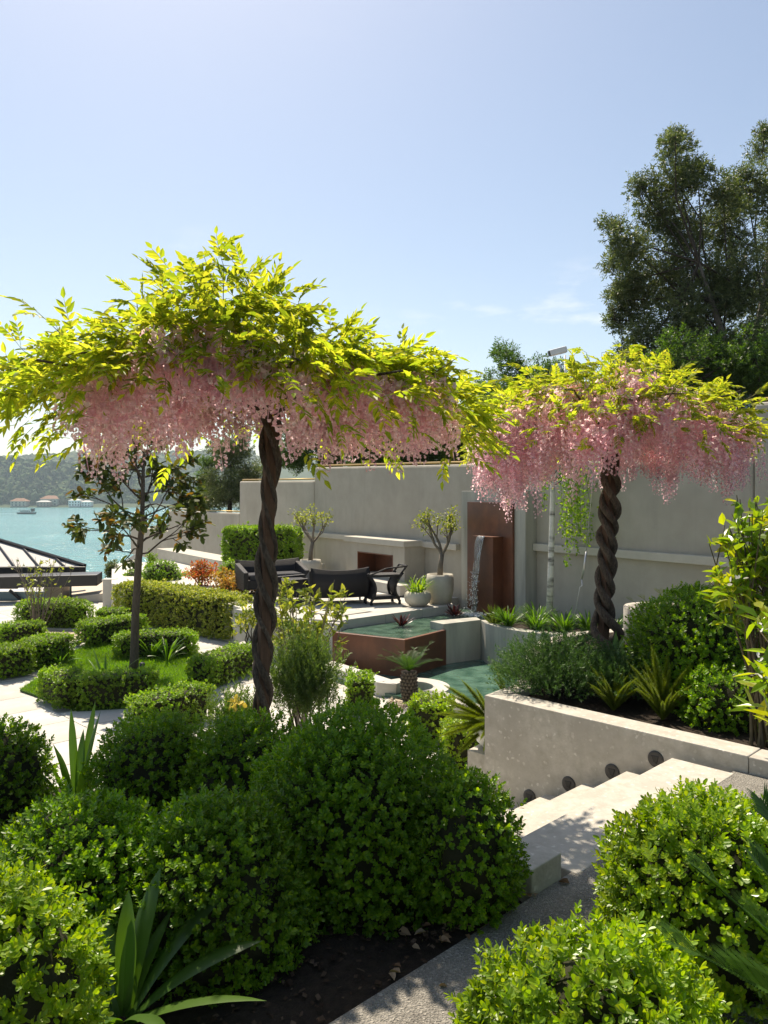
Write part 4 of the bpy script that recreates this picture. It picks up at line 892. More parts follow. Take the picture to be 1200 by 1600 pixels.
# ---- strap leaved plants
def strap(L, wd_, lean, curl, n=9, fold=.25, twist=0.0):
    V = []; F = []; p = np.array([0., 0., 0.]); a = lean
    for i in range(n + 1):
        q = i / n; wq = wd_ * (.55 + .9 * q - 0.2 * q * q) * (1 - q ** 4) if q < 1 else 0.0008; wq = max(wq, .0006)
        nrm_ = np.array([0, -math.cos(a), math.sin(a)]); sx = np.array([math.cos(twist * q), 0, math.sin(twist * q)])
        V += [p - sx * wq / 2 + nrm_ * fold * wq * -.5, p + nrm_ * .0, p + sx * wq / 2 + nrm_ * fold * wq * -.5]
        a += curl / n * (.4 + 1.2 * q); p = p + np.array([0, math.sin(a), math.cos(a)]) * L / n
    for i in range(n):
        for j in range(2): F.append((3 * i + j, 3 * i + j + 1, 3 * i + j + 4, 3 * i + j + 3))
    return np.array(V), np.array(F)
def strap_plant(name, label, base, leaves, mat, cat='plant', group=None, joined=False):
    """leaves: (azimuth deg, length, width, lean, curl)"""
    t = thing(name, label, cat, group, base); parts = []
    for az, L, wd_, lean, curl in leaves:
        V, F = strap(L, wd_, lean, curl, twist=R.uniform(-.4, .4)); th = math.radians(az); c, s = math.cos(th), math.sin(th)
        M = np.array([[s, c, 0], [-c, s, 0], [0, 0, 1]]); V = V @ M.T + np.array(base) + np.array([c, s, 0]) * .012
        if joined: parts.append((V, F))
        else: obj('leaf', V, F, mat, t, True)
    if joined: V, F = join(parts); obj('foliage', V, F, mat, t, True, kind='stuff')
    return t
sb = (-.80, 2.34, .0)
strap_plant('strap_leaf_plant', 'large strap leaved plant in the soil at the bottom left', sb, [(70, .43, .074, .22, .55), (98, .36, .066, .1, .45), (128, .38, .062, .25, 1.1), (155, .34, .066, .5, 1.2), (10, .47, .078, .80, .75), (-12, .48, .08, 1.05, .6), (36, .46, .072, .55, .75), (84, .28, .06, .1, .3), (205, .32, .066, .7, 1.1), (-50, .36, .07, .8, .9), (-90, .32, .066, .7, 1), (245, .34, .066, .8, 1.0), (58, .32, .062, .4, .6), (180, .36, .066, .55, 1.0)], l_strap)
strap_plant('strap_leaf_plant', 'upright strap leaved plant beside the pale paving left of the round boxwood', (-1.66, 4.15, -.12), [(a, R.uniform(.34, .62), .05, R.uniform(.05, .55), R.uniform(.1, .6)) for a in (10, 50, 85, 100, 120, 150, 175, 200, 250, 300, 340, 30, 70)], l_strap)
def tuft(label, c, n, L, wd_, mat=None, group='strap leaved tufts in the lower garden', name='strap_leaf_tuft', joined=True):
    return strap_plant(name, label, c, [(R.uniform(0, 360), L * R.uniform(.6, 1.15), wd_, R.uniform(.1, .8), R.uniform(.3, 1.3)) for _ in range(n)], mat or l_strap, 'plant', group, joined)
q = Q(68, 1040); tuft('strap leaved tuft at the end of the left hedge by the lawn', (q[0], q[1], T), 34, .5, .03)
q = Q(92, 1042); tuft('smaller strap leaved tuft beside the lawn edge near the left hedge', (q[0], q[1], T), 22, .45, .03)
q = Q(238, 1030); tuft('strap leaved tuft right of the magnolia trunk against the back hedge', (q[0], q[1], T), 40, .5, .032)
q = Q(262, 1034); tuft('strap leaved tuft at the right part of the back lawn hedge', (q[0], q[1], T), 30, .5, .032)
q = Q(165, 1085); tuft('few tall strap leaves behind the front corner hedge', (q[0], q[1], T), 9, .75, .035)
for k, (x, y, lab) in enumerate(((2.05, 12.62, 'first clump of glossy strap leaves in the pool bed, next to the yellow fern'), (2.45, 12.35, 'clump of strap leaves in the pool bed left of the birch foot'), (2.85, 12.15, 'clump of strap leaves in the pool bed right of the birch foot'), (3.2, 12.0, 'clump of strap leaves in the pool bed, third right of the birch'), (2.6, 12.9, 'strap leaves close to the wall behind the birch'), (3.5, 11.8, 'strap leaves in the pool bed nearest the twisted trunk'))):
    tuft(lab, (x, y, -.6), 110, .46, .03, group='strap leaved clumps in the pool bed')
tuft('strap leaves beside the far wisteria foot left of the tall boxwood', (2.02, 6.75, .05), 20, .42, .045, group='strap leaved clumps in the stair planter')
tuft('single upright strap leaves rising in front of the far wisteria foot', (1.80, 7.3, .05), 7, .55, .04, group='strap leaved clumps in the stair planter')

# ---- cycads (small palms)
def frond(L, nl, ll, arch, fall=.5, tilt=.35, lw=1.0):
    V = []; pts = []; a = 0.0; p = np.array([0., 0., 0.]); n = 14; ang = []
    for i in range(n + 1):
        pts.append(p.copy()); ang.append(a); a += arch / n * (.4 + 1.2 * i / n); p = p + np.array([0, math.cos(a), -math.sin(a)]) * L / n
    pts = np.array(pts); P_, D_, U_, S_ = [], [], [], []
    for i in range(nl):
        q = .10 + .89 * i / nl; x = q * n; j = min(int(x), n - 1); pt = pts[j] + (pts[j + 1] - pts[j]) * (x - j); tg = nrm(pts[j + 1] - pts[j]); up_ = np.cross(np.array([1., 0, 0]), tg)
        s_ = ll * (math.sin(min(1, (q + .12) * 1.1) * math.pi) ** .5 if q < .85 else .72 - (q - .85) * 2.2)
        for s in (-1, 1): P_.append(pt); D_.append(np.array([s, 0, 0]) * 1.0 + tg * (.55 + .6 * q) + up_ * tilt); U_.append(up_); S_.append(max(.15 * ll, s_))
    V, F = stamp((np.array([(-.024 * lw, 0, 0), (.024 * lw, 0, 0), (.029 * lw, .55, .0), (-.029 * lw, .55, .0), (0, 1, -.10)]), [np.array([(0, 1, 2, 3)]), np.array([(3, 2, 4)])]), np.array(P_), *frames(np.array(D_), np.array(U_)), np.array(S_))
    b = MB(); b.tube(pts, [.006 * (1 - .7 * i / n) * (L / .6) for i in range(n + 1)], 5, cap=False)
    return join([(V, F), (np.array(b.v), [np.array(b.f)])])
def cycad(label, base, trunk_h, trunk_r, fronds, L, nl, ll, arch, up_a=.9, gravel=False, mat=None, lw=1.0):
    t = thing('cycad_palm', label, 'palm', 'small cycad palms', base)
    if trunk_h:
        b = MB(); n = 14; rows = 9; base = np.array(base)
        prof = [(trunk_r * (.85 + .25 * math.sin(math.pi * i / 12)), trunk_h * i / 12) for i in range(13)]; b.lathe(prof, 18, base); b.build('trunk', m_bark_d, t, True)
        b = MB()
        for i in range(rows):
            for k in range(n):
                a = 2 * math.pi * (k + .5 * (i % 2)) / n; r = trunk_r * (.85 + .25 * math.sin(math.pi * i / rows)); z = trunk_h * (i + .4) / rows
                o = np.array([math.cos(a), math.sin(a), 0]); tng = np.array([-math.sin(a), math.cos(a), 0]); c = base + o * r * .95 + np.array([0, 0, z]); s = trunk_r * .22
                b.add([c - tng * s - np.array([0, 0, s]), c + tng * s - np.array([0, 0, s]), c + tng * s * .5 + o * s * 1.1 + np.array([0, 0, s * .9]), c - tng * s * .5 + o * s * 1.1 + np.array([0, 0, s * .9]), c + np.array([0, 0, s * 1.2])], [(0, 1, 2, 3), (3, 2, 4), (1, 4, 2), (0, 3, 4)])
        b.build('leaf_scars', m_bark, t, kind='stuff')
    mes = [mesh('frond', *frond(L * R.uniform(.9, 1.08), nl, ll, arch * R.uniform(.75, 1.25), lw=lw), mat or l_cyc) for _ in range(4)]
    for az, el, sc in fronds:
        az, el = math.radians(az), math.radians(el); d = np.array([math.cos(az) * math.cos(el), math.sin(az) * math.cos(el), math.sin(el)])
        X, Y, Z = frames(d[None], np.array([[0, 0, 1.]])); place(mes[R.integers(4)], 'frond', t, fmat(np.array(base) + np.array([0, 0, trunk_h]), X[0], Y[0], Z[0], sc))
    return t
cycad('little palm with stubby trunk in the pool coping niche', (.345, 10.62, T + .01), .42, .10, [(a, R.uniform(28, 62), R.uniform(.85, 1.1)) for a in range(0, 360, 26)] + [(200, 76, .8), (20, 78, .8)], .52, 26, .12, .75)
cycad('near palm with long dark fronds at the right edge', (1.07, 1.62, 0), .36, .10, [(172, 54, .92), (184, 40, .95), (150, 64, .85), (205, 24, .7), (120, 66, .9), (95, 50, .8), (30, 50, .8), (330, 40, .8), (260, 35, .8), (60, 60, .8), (195, 64, .6)], .66, 72, .15, .30, lw=1.7)
cycad('palm fronds rising behind the tall boxwood in the round stone planter', (2.85, 7.55, .20), 0, 0, [(a, R.uniform(35, 65), R.uniform(.8, 1.1)) for a in (150, 170, 120, 90, 200, 60, 30, 5)], .62, 30, .14, .55, mat=l_fox)
t = thing('round_planter', 'round pale stone planter behind the tall boxwood', 'planter', loc=(2.86, 8.15, T))
bb = MB(); bb.lathe([(.36, -.15), (.36, .42), (.35, .435), (.25, .435), (.25, .36)], 32, (2.90, 8.1, 0)); bb.build('pot', m_lime, t, True)

# ---- foxtail ferns
def plume(L, r, n):
    q = np.sort(R.random(n)); a = R.uniform(0, 6.28, n); rr = r * np.sin(np.clip(q * 1.02 + .06, 0, 1) * math.pi) ** .6
    P_ = np.column_stack([np.zeros(n), q * L, -.22 * L * q * q]); D = np.column_stack([np.cos(a), R.uniform(.0, .7, n), np.sin(a)])
    V, F = stamp((np.array([(-.035, 0, 0), (.035, 0, 0), (0, 1, 0)]), np.array([(0, 1, 2)])), P_, *frames(D, rdir(n)), np.maximum(rr, .004) * R.uniform(.7, 1.15, n)); return V, F
PLM = [plume(.5, .036, 4200) for _ in range(3)]
def foxtail(label, base, dirs, group='foxtail ferns', mat=None):
    t = thing('foxtail_fern', label, 'fern', group, base); mes = [mesh('plume', v, f, mat or l_fox) for v, f in PLM]
    for az, el, sc in dirs:
        az, el = math.radians(az), math.radians(el); d = np.array([math.cos(az) * math.cos(el), math.sin(az) * math.cos(el), math.sin(el)])
        X, Y, Z = frames(d[None], np.array([[0, 0, 1.]])); place(mes[R.integers(3)], 'plume', t, fmat(np.array(base), X[0], Y[0], Z[0], sc))
    return t
foxtail('foxtail fern with tall plumes in front of the boxwood in the stair planter', (1.93, 5.32, .05), [(100, 84, 1.1), (60, 74, 1.05), (150, 70, .9), (20, 66, .9), (200, 58, .7), (250, 52, .6), (-30, 60, .7), (110, 74, .9), (80, 64, .9), (170, 80, .8), (300, 70, .6), (0, 76, .85), (130, 60, .75), (220, 72, .7), (330, 66, .7), (45, 82, .8), (185, 64, .75), (270, 66, .6)])
foxtail('smaller foxtail fern between the dark rosemary and the tall plumes', (1.66, 5.55, .05), [(R.uniform(0, 360), R.uniform(50, 84), R.uniform(.45, .8)) for _ in range(26)])
foxtail('yellow green foxtail fern hanging left of the stair planter corner', (.86, 6.12, -.22), [(180, 22, 1.0), (165, 48, 1.05), (200, 5, 1.0), (215, -15, .9), (150, 62, .9), (230, 15, .8), (135, 40, .8), (190, 38, .9), (250, -10, .7), (120, 60, .7), (270, 30, .6), (205, 28, .9), (175, 5, .85)] + [(R.uniform(120, 260), R.uniform(-10, 60), R.uniform(.6, .95)) for _ in range(16)])
foxtail('thin yellow fern spikes standing before the lower pool', (1.02, 6.45, -.1), [(170, 82, .65), (140, 78, .5), (200, 70, .45), (90, 60, .4)])
foxtail('light green fern tuft at the left end of the pool bed', (1.86, 12.85, -.6), [(R.uniform(0, 360), R.uniform(45, 80), R.uniform(.5, .9)) for _ in range(26)])
t = thing('fern_bowl', 'white bowl under the yellow green fern beside the stair planter', 'bowl', loc=(.86, 6.12, -.40))
bb = MB(); bb.lathe([(.07, 0), (.12, .05), (.15, .13), (.16, .17), (.145, .17), (.13, .12)], 24, (.86, 6.12, -.40)); bb.build('bowl', m_white, t, True)

# ---- rosemary
def rosemary(label, c, rad, n, Ls, mat, upright, base_z, group='rosemary bushes', nl=34, needle=.024):
    t = thing('rosemary_bush', label, 'shrub', group, (c[0], c[1], base_z)); Tq = []
    for _ in range(4):
        q = np.sort(R.random(nl)); a = R.uniform(0, 6.28, nl); P_ = np.column_stack([np.zeros(nl), q, .12 * q * q]); D = np.column_stack([np.cos(a), np.full(nl, 1.0), np.sin(a)])
        Tq.append(stamp((np.array([(-.09, 0, 0), (.09, 0, 0), (.06, .8, 0), (-.06, .8, 0)]), np.array([(0, 1, 2, 3)])), P_, *frames(D, rdir(nl)), np.full(nl, needle / Ls) * R.uniform(.7, 1.1, nl)))
    d = rdir(n); d[:, 2] = np.abs(d[:, 2]); X = np.array(c) + d * np.array(rad) * (R.random((n, 1)) ** .6 * .85); X[:, 2] = np.maximum(X[:, 2], base_z)
    D = d * np.array([1, 1, .6]) * (1 - upright) + np.array([0, 0, upright + .2]) + R.normal(size=(n, 3)) * .25; k = R.integers(0, 4, n); Xa, Ya, Za = frames(D, rdir(n)); parts = []
    sz = Ls * R.uniform(.6, 1.25, n)
    for i in range(4):
        s = k == i; parts.append(stamp(Tq[i], X[s], Xa[s], Ya[s], Za[s], sz[s]))
    V, F = join(parts); obj('foliage', V, F, mat, t, kind='stuff')
    b = MB()
    for _ in range(14):
        e = np.array(c) + rdir(1)[0] * np.array(rad) * .5; s = np.array([c[0] + R.normal() * .06, c[1] + R.normal() * .06, base_z - .02]); b.tube([s, (s + e) / 2 + R.normal(size=3) * .03, e], [.011, .008, .004], 5, cap=False)
    b.build('stems', m_bark_d, t, True, kind='stuff'); return t
rosemary('dark sprawling rosemary spilling over the stair planter edge', (1.36, 6.02, .10), (.56, .46, .42), 1900, .15, l_rose, .35, .05)
rosemary('dark rosemary between the planter edge and the far wisteria foot', (1.80, 5.85, .10), (.40, .40, .34), 1000, .14, l_rose, .35, .05)
rosemary('light green upright rosemary right of the near wisteria trunk', (-.50, 4.82, .22), (.26, .20, .46), 620, .24, l_rosel, .85, -.35, needle=.03)
rosemary('light rosemary at the left foot of the near wisteria trunk', (-.92, 4.75, .06), (.18, .18, .30), 260, .2, l_rosel, .8, -.35, needle=.03)
t = thing('yellow_flower', 'small yellow flower head left of the near wisteria foot', 'flower', loc=P(370, 1112, 4.55))
c_ = P(370, 1100, 4.5); V, F = leaf_cloud([c_], .035, 40, .03, LF_R); obj('petals', V, F, l_yellow, t, kind='stuff')
b = MB(); b.tube([c_, c_ + np.array([.03, .05, -.4])], .004, 5); b.build('stem', m_stem, t)

# ---- magnolia on the lawn
mb = np.append(Q(208, 1055), T)
t = thing('magnolia_tree', 'slim magnolia with dark glossy leaves standing on the lawn', 'tree', loc=mb)
topc = P(217, 868, mb[1])
b = MB(); b.tube([mb + np.array([0, 0, -.05]), mb + np.array([.02, 0, .3]), (mb + topc) / 2 + np.array([-.01, 0, 0]), topc, topc + np.array([.05, 0, .5]), topc + np.array([.08, 0, 1.7])], [.082, .068, .060, .054, .04, .02], 12); b.build('trunk', m_bark_m, t, True)
segs, tips = [], []
for k in range(20):
    a = k * 2.4 + R.uniform(-.3, .3); h = .02 + 1.6 * (k / 20) ** 1.2; s = topc + np.array([.05 * h, 0, h]); el = R.uniform(.1, .9); d = np.array([math.cos(a) * math.cos(el), math.sin(a) * math.cos(el), math.sin(el)])
    grow(s, d, .58 * (1 - .2 * k / 20), .02, 2, segs, tips, bend=.3, kids=(1, 3), ang=.75, upb=.02, shrink=.62)
limbs_mesh(segs, 5, .003).build('limbs', m_bark_d, t, True, kind='stuff')
X, D = [], []
for p, d, pts in tips:
    for _ in range(12):
        X.append(np.array(pts[R.integers(2, 5)]) + R.normal(size=3) * .03); D.append(d * .7 + R.normal(size=3) * .75 + np.array([0, 0, -.12]))
X, D = np.array(X), np.array(D); cz = topc + np.array([.0, 0, .62]); X_, Y_, Z_ = frames(D, rdir(len(X)) * .7 + np.array([0, 0, 1.])); sz = R.uniform(.11, .19, len(X))
MG = [leaf_t(.24, .12, dr, 0) for dr in (.05, .15, .28)]; mes = [mesh('leaf', v, f, l_mag) for v, f in MG]; order = np.argsort(X[:, 1])
for i in order[:280]: place(mes[R.integers(3)], 'leaf', t, fmat(X[i], X_[i], Y_[i], Z_[i], sz[i]))
rest = order[280:]; V, F = join([stamp(MG[j], X[rest[j::3]], X_[rest[j::3]], Y_[rest[j::3]], Z_[rest[j::3]], sz[rest[j::3]]) for j in range(3)]); obj('foliage', V, F, l_mag, t, kind='stuff')

# ---- leafy many-stemmed shrubs
def stemmy(name, label, base, top, spread, nst, nleaf, size, mat, bark, Tm=None, zl=.35, group=None, nobj=0, fork=True):
    """stems fanning from a base, leaves on the upper part"""
    t = thing(name, label, 'shrub', group, base); base = np.array(base, float); H = top - base[2]; ends = []; b = MB()
    for k in range(nst):
        a = R.uniform(0, 6.28); r = spread * R.random() ** .6; e = base + np.array([math.cos(a) * r, math.sin(a) * r, H * R.uniform(.62, 1.0)]); m = base + (e - base) * .5 + np.append(R.normal(size=2) * .05, 0); pts = [base + np.append(R.normal(size=2) * .04, -.03), m, e]
        b.tube(pts, [.011, .008, .003], 5, cap=False); ends.append(pts)
        if fork:
            for _ in range(3):
                q = R.uniform(.45, .9); s = pts[1] + (pts[2] - pts[1]) * (q * 2 - 1) if q > .5 else pts[0] + (pts[1] - pts[0]) * q * 2; e2_ = s + np.array([R.normal() * .12, R.normal() * .12, R.uniform(.1, .3)]); b.tube([s, e2_], [.005, .002], 4, cap=False); ends.append([s, (s + e2_) / 2, e2_])
    b.build('stems', bark, t, True, kind='stuff'); X, D = [], []
    while len(X) < nleaf:
        pts = ends[R.integers(len(ends))]; q = R.random(); p = pts[1] + (pts[2] - pts[1]) * q if zl > .2 or R.random() < .55 else np.array(pts[0]) + (pts[1] - pts[0]) * q
        if p[2] < base[2] + H * zl: continue
        X.append(p + R.normal(size=3) * .015); D.append((pts[2] - pts[1]) / np.linalg.norm(pts[2] - pts[1]) * .5 + R.normal(size=3) * .7)
    X, D = np.array(X), np.array(D); X_, Y_, Z_ = frames(D, rdir(len(X)) * .6 + np.array([0, 0, 1.])); sz = size * R.uniform(.65, 1.2, len(X)); Tm = Tm or [leaf_t(.26, .12, .1, 1), leaf_t(.24, .12, .25, 1)]
    mes = [mesh('leaf', v, f, mat) for v, f in Tm] if nobj else []; order = np.argsort(X[:, 1])
    for i in order[:nobj]: place(mes[R.integers(len(mes))], 'leaf', t, fmat(X[i], X_[i], Y_[i], Z_[i], sz[i]))
    rest = order[nobj:]
    if len(rest) > 3:
        V, F = join([stamp(Tm[j], X[rest[j::2]], X_[rest[j::2]], Y_[rest[j::2]], Z_[rest[j::2]], sz[rest[j::2]]) for j in range(2)]); obj('foliage', V, F, mat, t, kind='stuff')
    return t
stemmy('leafy_shrub', 'light green many stemmed shrub in front of the wicker sofa', P(470, 1100, 8.6) * np.array([1, 1, 0]) + np.array([0, 0, -1.0]), EYE - 118 / 1200 * 8.6, .62, 22, 900, .10, l_lime, m_bark, zl=.50, nobj=200)
stemmy('bare_shrub', 'sparse thin stemmed shrub in front of the dark pavilion', np.append(Q(58, 990), T), EYE - 85 / 1200 * 15.9, .75, 22, 170, .09, l_lime, m_bark, zl=.3)
cb_ = np.array([1.79, 3.06, -.02])
stemmy('citrus_shrub', 'citrus shrub with long bright leaves and white blossom at the right edge', cb_, 1.28, .24, 24, 760, .11, l_citrus, m_stem, Tm=[leaf_t(.17, .16, .10, 1), leaf_t(.20, .14, .22, 1)], zl=.10, nobj=260)
V, F = leaf_cloud([P(1188, 1050, 3.05), P(1185, 1030, 3.0), P(1150, 905, 3.0), P(1192, 980, 3.0)], .03, 20, .022, LF_R); tag(obj('citrus_blossom', V, F, l_white), 'white blossom sprays on the citrus shrub at the right', 'blossom', kind='stuff')
stemmy('glossy_shrub', 'dense glossy green shrub at the right edge below the wall top', (2.36, 4.75, .05), 1.66, .34, 26, 1000, .095, l_citrus, m_stem, Tm=[leaf_t(.24, .14, .10, 1), leaf_t(.26, .14, .2, 1)], zl=.42)
# ---- birch
bz = np.array([2.74, 12.75, -.6])
t = thing('birch_tree', 'young weeping birch with white trunk in the pool bed', 'tree', loc=bz)
b = MB(); b.tube([bz, bz + np.array([.03, 0, 1.0]), bz + np.array([.06, 0, 2.2]), bz + np.array([.05, 0, 3.3])], [.062, .052, .042, .02], 10); b.build('trunk', m_birch, t, True)
b = MB(); X, D = [], []
for k in range(30):
    a = R.uniform(-1.3, .9) if k < 22 else R.uniform(0, 6.28); s = bz + np.array([.05, 0, R.uniform(2.3, 3.2)]); r = R.uniform(.2, 1.25); e = s + np.array([math.cos(a) * r, math.sin(a) * r, .15]); Ls = R.uniform(.6, 1.75) if k < 22 else .5
    pts = [s, (s + e) / 2 + np.array([0, 0, .15]), e, e + np.array([.06 * math.cos(a), .06 * math.sin(a), -.4 * Ls]), e + np.array([.08 * math.cos(a), .08 * math.sin(a), -Ls])]; b.tube(pts, [.010, .007, .004, .002, .0015], 4, cap=False)
    for _ in range(int(80 * Ls)):
        q = R.random() ** .8; p = pts[2] + (pts[4] - pts[2]) * q + R.normal(size=3) * .035; X.append(p); D.append(R.normal(size=3) + np.array([0, 0, -.9]))
b.build('limbs', m_bark_d, t, True, kind='stuff'); X, D = np.array(X), np.array(D)
V, F = stamp(leaf_t(.36, .1, .1, 1), X, *frames(D, rdir(len(X))), R.uniform(.035, .06, len(X))); obj('foliage', V, F, l_hedge, t, kind='stuff')
# ---- potted trees
def potted(label, c, potr, poth, H, crown, n, lean, size=.06):
    t = thing('potted_tree', label, 'potted tree', 'trees in tapered stone pots', c); c = np.array(c, float)
    b = MB(); b.lathe([(potr * .78, 0), (potr * .98, poth * .45), (potr, poth * .8), (potr * .93, poth), (potr * .80, poth), (potr * .78, poth * .9)], 28, c); b.build('pot', m_pot, t, True)
    s = c + np.array([0, 0, poth * .9]); m = s + np.array([lean * .1, 0, H * .32]); segs, tips = [], []
    b = MB(); b.tube([s, (s + m) / 2 + np.array([-lean * .03, 0, 0]), m], [potr * .22, potr * .19, potr * .17], 9); b.build('trunk', m_bark, t, True)
    for k in range(4):
        a = k * 1.7 + .4; d = np.array([math.cos(a) * .75, math.sin(a) * .6, .85]); grow(m - np.array([0, 0, .02]), d / np.linalg.norm(d), H * .30, potr * .12, 2, segs, tips, bend=.3, kids=(2, 3), ang=.55, upb=.25, shrink=.6)
    limbs_mesh(segs, 5, .004).build('limbs', m_bark, t, True, kind='stuff'); C = np.array([p for p, d, q in tips])
    V, F = leaf_cloud(C, .13, n, size, LF_P, up=.4); obj('foliage', V, F, l_lime, t, kind='stuff'); return t
potted('small yellow green tree in a pale pot right of the fireplace', (1.09, 14.95, PAT), .27, .58, 1.45, .5, 620, .4)
q = P(485, 0, 18.6); potted('small yellow tree in a pale pot left of the fireplace by the wall', (q[0], q[1], PAT), .27, .56, 1.5, .5, 560, .5)
t = thing('bowl_planter', 'pale rounded bowl with white flowered strap leaves beside the tall pot', 'potted plant', loc=(.64, 14.58, PAT))
bb = MB(); bb.lathe([(.15, 0), (.235, .08), (.26, .17), (.24, .25), (.20, .28), (.18, .26)], 26, (.64, 14.58, PAT + .012)); bb.build('bowl', m_pot, t, True)
parts = []
for _ in range(60):
    V, F = strap(R.uniform(.22, .42), .03, R.uniform(.1, .9), R.uniform(.4, 1.4)); th = R.uniform(0, 6.28); c, s = math.cos(th), math.sin(th); parts.append((V @ np.array([[s, c, 0], [-c, s, 0], [0, 0, 1]]).T + np.array([.64 + R.normal() * .08, 14.58 + R.normal() * .08, PAT + .27]), F))
V, F = join(parts); obj('foliage', V, F, l_hedge, t, True, kind='stuff')
# ---- dark red bromeliads standing in the upper pool
for lab, c in (('dark red bromeliad standing in the middle of the upper pool', G(627, 979, -.64)), ('dark red bromeliad in the upper pool next to the falling water', G(710, 964, -.64))):
    strap_plant('bromeliad', lab, (c[0], c[1], -.63), [(k * 37 + R.uniform(-8, 8), R.uniform(.2, .3), .05, R.uniform(.25, 1.15), R.uniform(.1, .5)) for k in range(22)], l_brom, group='bromeliads in the upper pool')
# ================================================================== TREES BEYOND THE WALL
b = MB(); b.prism([Wp(-9, -.31), Wp(26, -.31), np.array([-2, 46]), np.array([40, 46]), np.array([30, 8])], -1.5, [1.35, .2, .4, 1.8, 1.6])
tag(b.build('upper_garden', m_soil), kind='structure')
def tree(label, base, trunk_pts, trunk_r, clumps, n, size, mat, bark, Tm=None, group='trees beyond the garden wall', name='tree', shell=.45, limb_d=2, outliers=None):
    t = thing(name, label, 'tree', group, base); b = MB(); m = len(trunk_pts)
    b.tube(trunk_pts, [trunk_r * (1 - .86 * i / (m - 1)) for i in range(m)], 10); b.build('trunk', bark, t, True)
    C = np.array([c[:3] for c in clumps], float); Rd = np.array([c[3] if hasattr(c[3], '__len__') else (c[3],) * 3 for c in clumps], float)
    b = MB(); tp = np.array(trunk_pts, float)
    for c, r in zip(C, Rd):
        s = tp[R.integers(max(1, m // 2), m)]; mid = (s + c) / 2 + R.normal(size=3) * .15; b.tube([s, mid, c], [trunk_r * .2, trunk_r * .13, .010], 5, cap=False)
        for _ in range(5):
            e = c + rdir(1)[0] * r * .95; b.tube([c, (c + e) / 2 + R.normal(size=3) * .05, e], [.014, .010, .004], 4, cap=False)
    b.build('limbs', m_bark_d, t, True, kind='stuff')
    wgt = Rd.prod(1) ** (2 / 3); cnt = (n * wgt / wgt.sum()).astype(int); parts = []
    for c, r, k in zip(C, Rd, cnt):
        sub = c + rdir(10) * r * .62; parts.append(leaf_cloud(np.vstack([sub, c[None]]), r * .46, max(k, 10), size, Tm or SPR_T, up=.35, shell=shell))
    V, F = join(parts); obj('crown', V, F, mat, t, kind='stuff'); return t
def cl(rows, Y, jy=.8): return [tuple(P(u, v, Y + R.uniform(-jy, jy))) + (r,) for u, v, r in rows]
# big evergreen at the right
YB = 17.5
rows = [(1055, 235, .50), (1060, 290, .75), (1015, 330, .70), (1085, 350, .95), (985, 385, .62), (1040, 420, .95), (975, 440, .5), (1100, 440, 1.1), (1000, 480, .8), (970, 470, .4), (1060, 510, 1.0), (1120, 530, 1.0), (1010, 540, .6), (1150, 370, .9), (960, 500, .35), (1055, 215, .25), (1000, 290, .35), (955, 350, .32), (1170, 460, 1.0), (1090, 275, .45), (985, 560, .5), (1040, 575, .7), (1100, 570, .8), (1160, 560, .9), (970, 410, .5), (1130, 300, .5)]
tb = P(1165, 640, YB)
tree('big dark evergreen tree with leaning pale trunk behind the wall', (tb[0], tb[1], 1.3), [(tb[0] + .05, tb[1], 1.2), tuple(P(1150, 590, YB)), tuple(P(1130, 530, YB)), tuple(P(1112, 470, YB)), tuple(P(1092, 410, YB))], .15, cl(rows, YB + .6), 19000, .08, l_tree, m_bark)
rows = [(1195, 205, .28), (1190, 235, .45), (1215, 300, 1.0), (1165, 290, .55), (1230, 400, 1.2), (1150, 320, .4), (1210, 500, 1.2), (1190, 560, .9), (1260, 320, 1.0)]
tb = P(1195, 640, YB + 2)
tree('dark evergreen tree cut off by the right edge behind the wall', (tb[0], tb[1], 1.3), [(tb[0], tb[1], 1.2), tuple(P(1175, 560, YB + 2)), tuple(P(1190, 480, YB + 2)), tuple(P(1210, 330, YB + 2))], .16, cl(rows, YB + 2.2), 8500, .08, l_tree, m_bark)
tb = P(1080, 640, 15.5)
tree('dark dense bush filling the gap under the big evergreen', (tb[0], tb[1], 1.2), [(tb[0], tb[1], 1.2), tuple(P(1080, 600, 15.5)), tuple(P(1070, 560, 15.5))], .12, cl([(1040, 590, .6), (1090, 585, .7), (1140, 590, .7), (1190, 590, .8), (1060, 560, .6), (1120, 555, .6), (1180, 560, .7), (1240, 590, .9), (1010, 600, .5)], 15.5, .5), 5000, .075, l_btree, m_bark_d)
YT = 21
tb = P(830, 740, YT)
tree('green broadleaf tree seen between the two wisterias', (tb[0], tb[1], 1.0), [(tb[0], tb[1], .9), tuple(P(832, 680, YT)), tuple(P(835, 610, YT))], .12, cl([(795, 565, .5), (830, 600, .8), (860, 590, .5), (800, 620, .8), (870, 630, .8), (760, 620, .7), (840, 650, .9), (900, 640, .7), (780, 545, .3)], YT), 5000, .085, l_btree, m_bark_d)
YT = 25
for lab, rows, trk in (('dark tree behind the wall left of the wisteria blossoms', [(470, 690, .7), (500, 670, .8), (520, 700, .8), (455, 720, .6), (540, 660, .7), (480, 655, .5), (510, 735, .5)], 500),
                       ('dark bushy tree behind the middle of the wall', [(580, 690, .8), (620, 700, .8), (600, 665, .7), (650, 680, .7), (565, 715, .6), (640, 715, .6), (610, 730, .5)], 605),
                       ('green tree behind the wall above the fireplace', [(690, 680, .8), (720, 660, .8), (740, 690, .8), (670, 705, .7), (760, 670, .7), (700, 710, .6), (770, 705, .6)], 710)):
    tb = P(trk, 760, YT); tree(lab, (tb[0], tb[1], .8), [(tb[0], tb[1], .7), tuple(P(trk, 715, YT)), tuple(P(trk + 8, 680, YT))], .12, cl(rows, YT), 7500, .095, l_btree, m_bark_d)
YT = 30
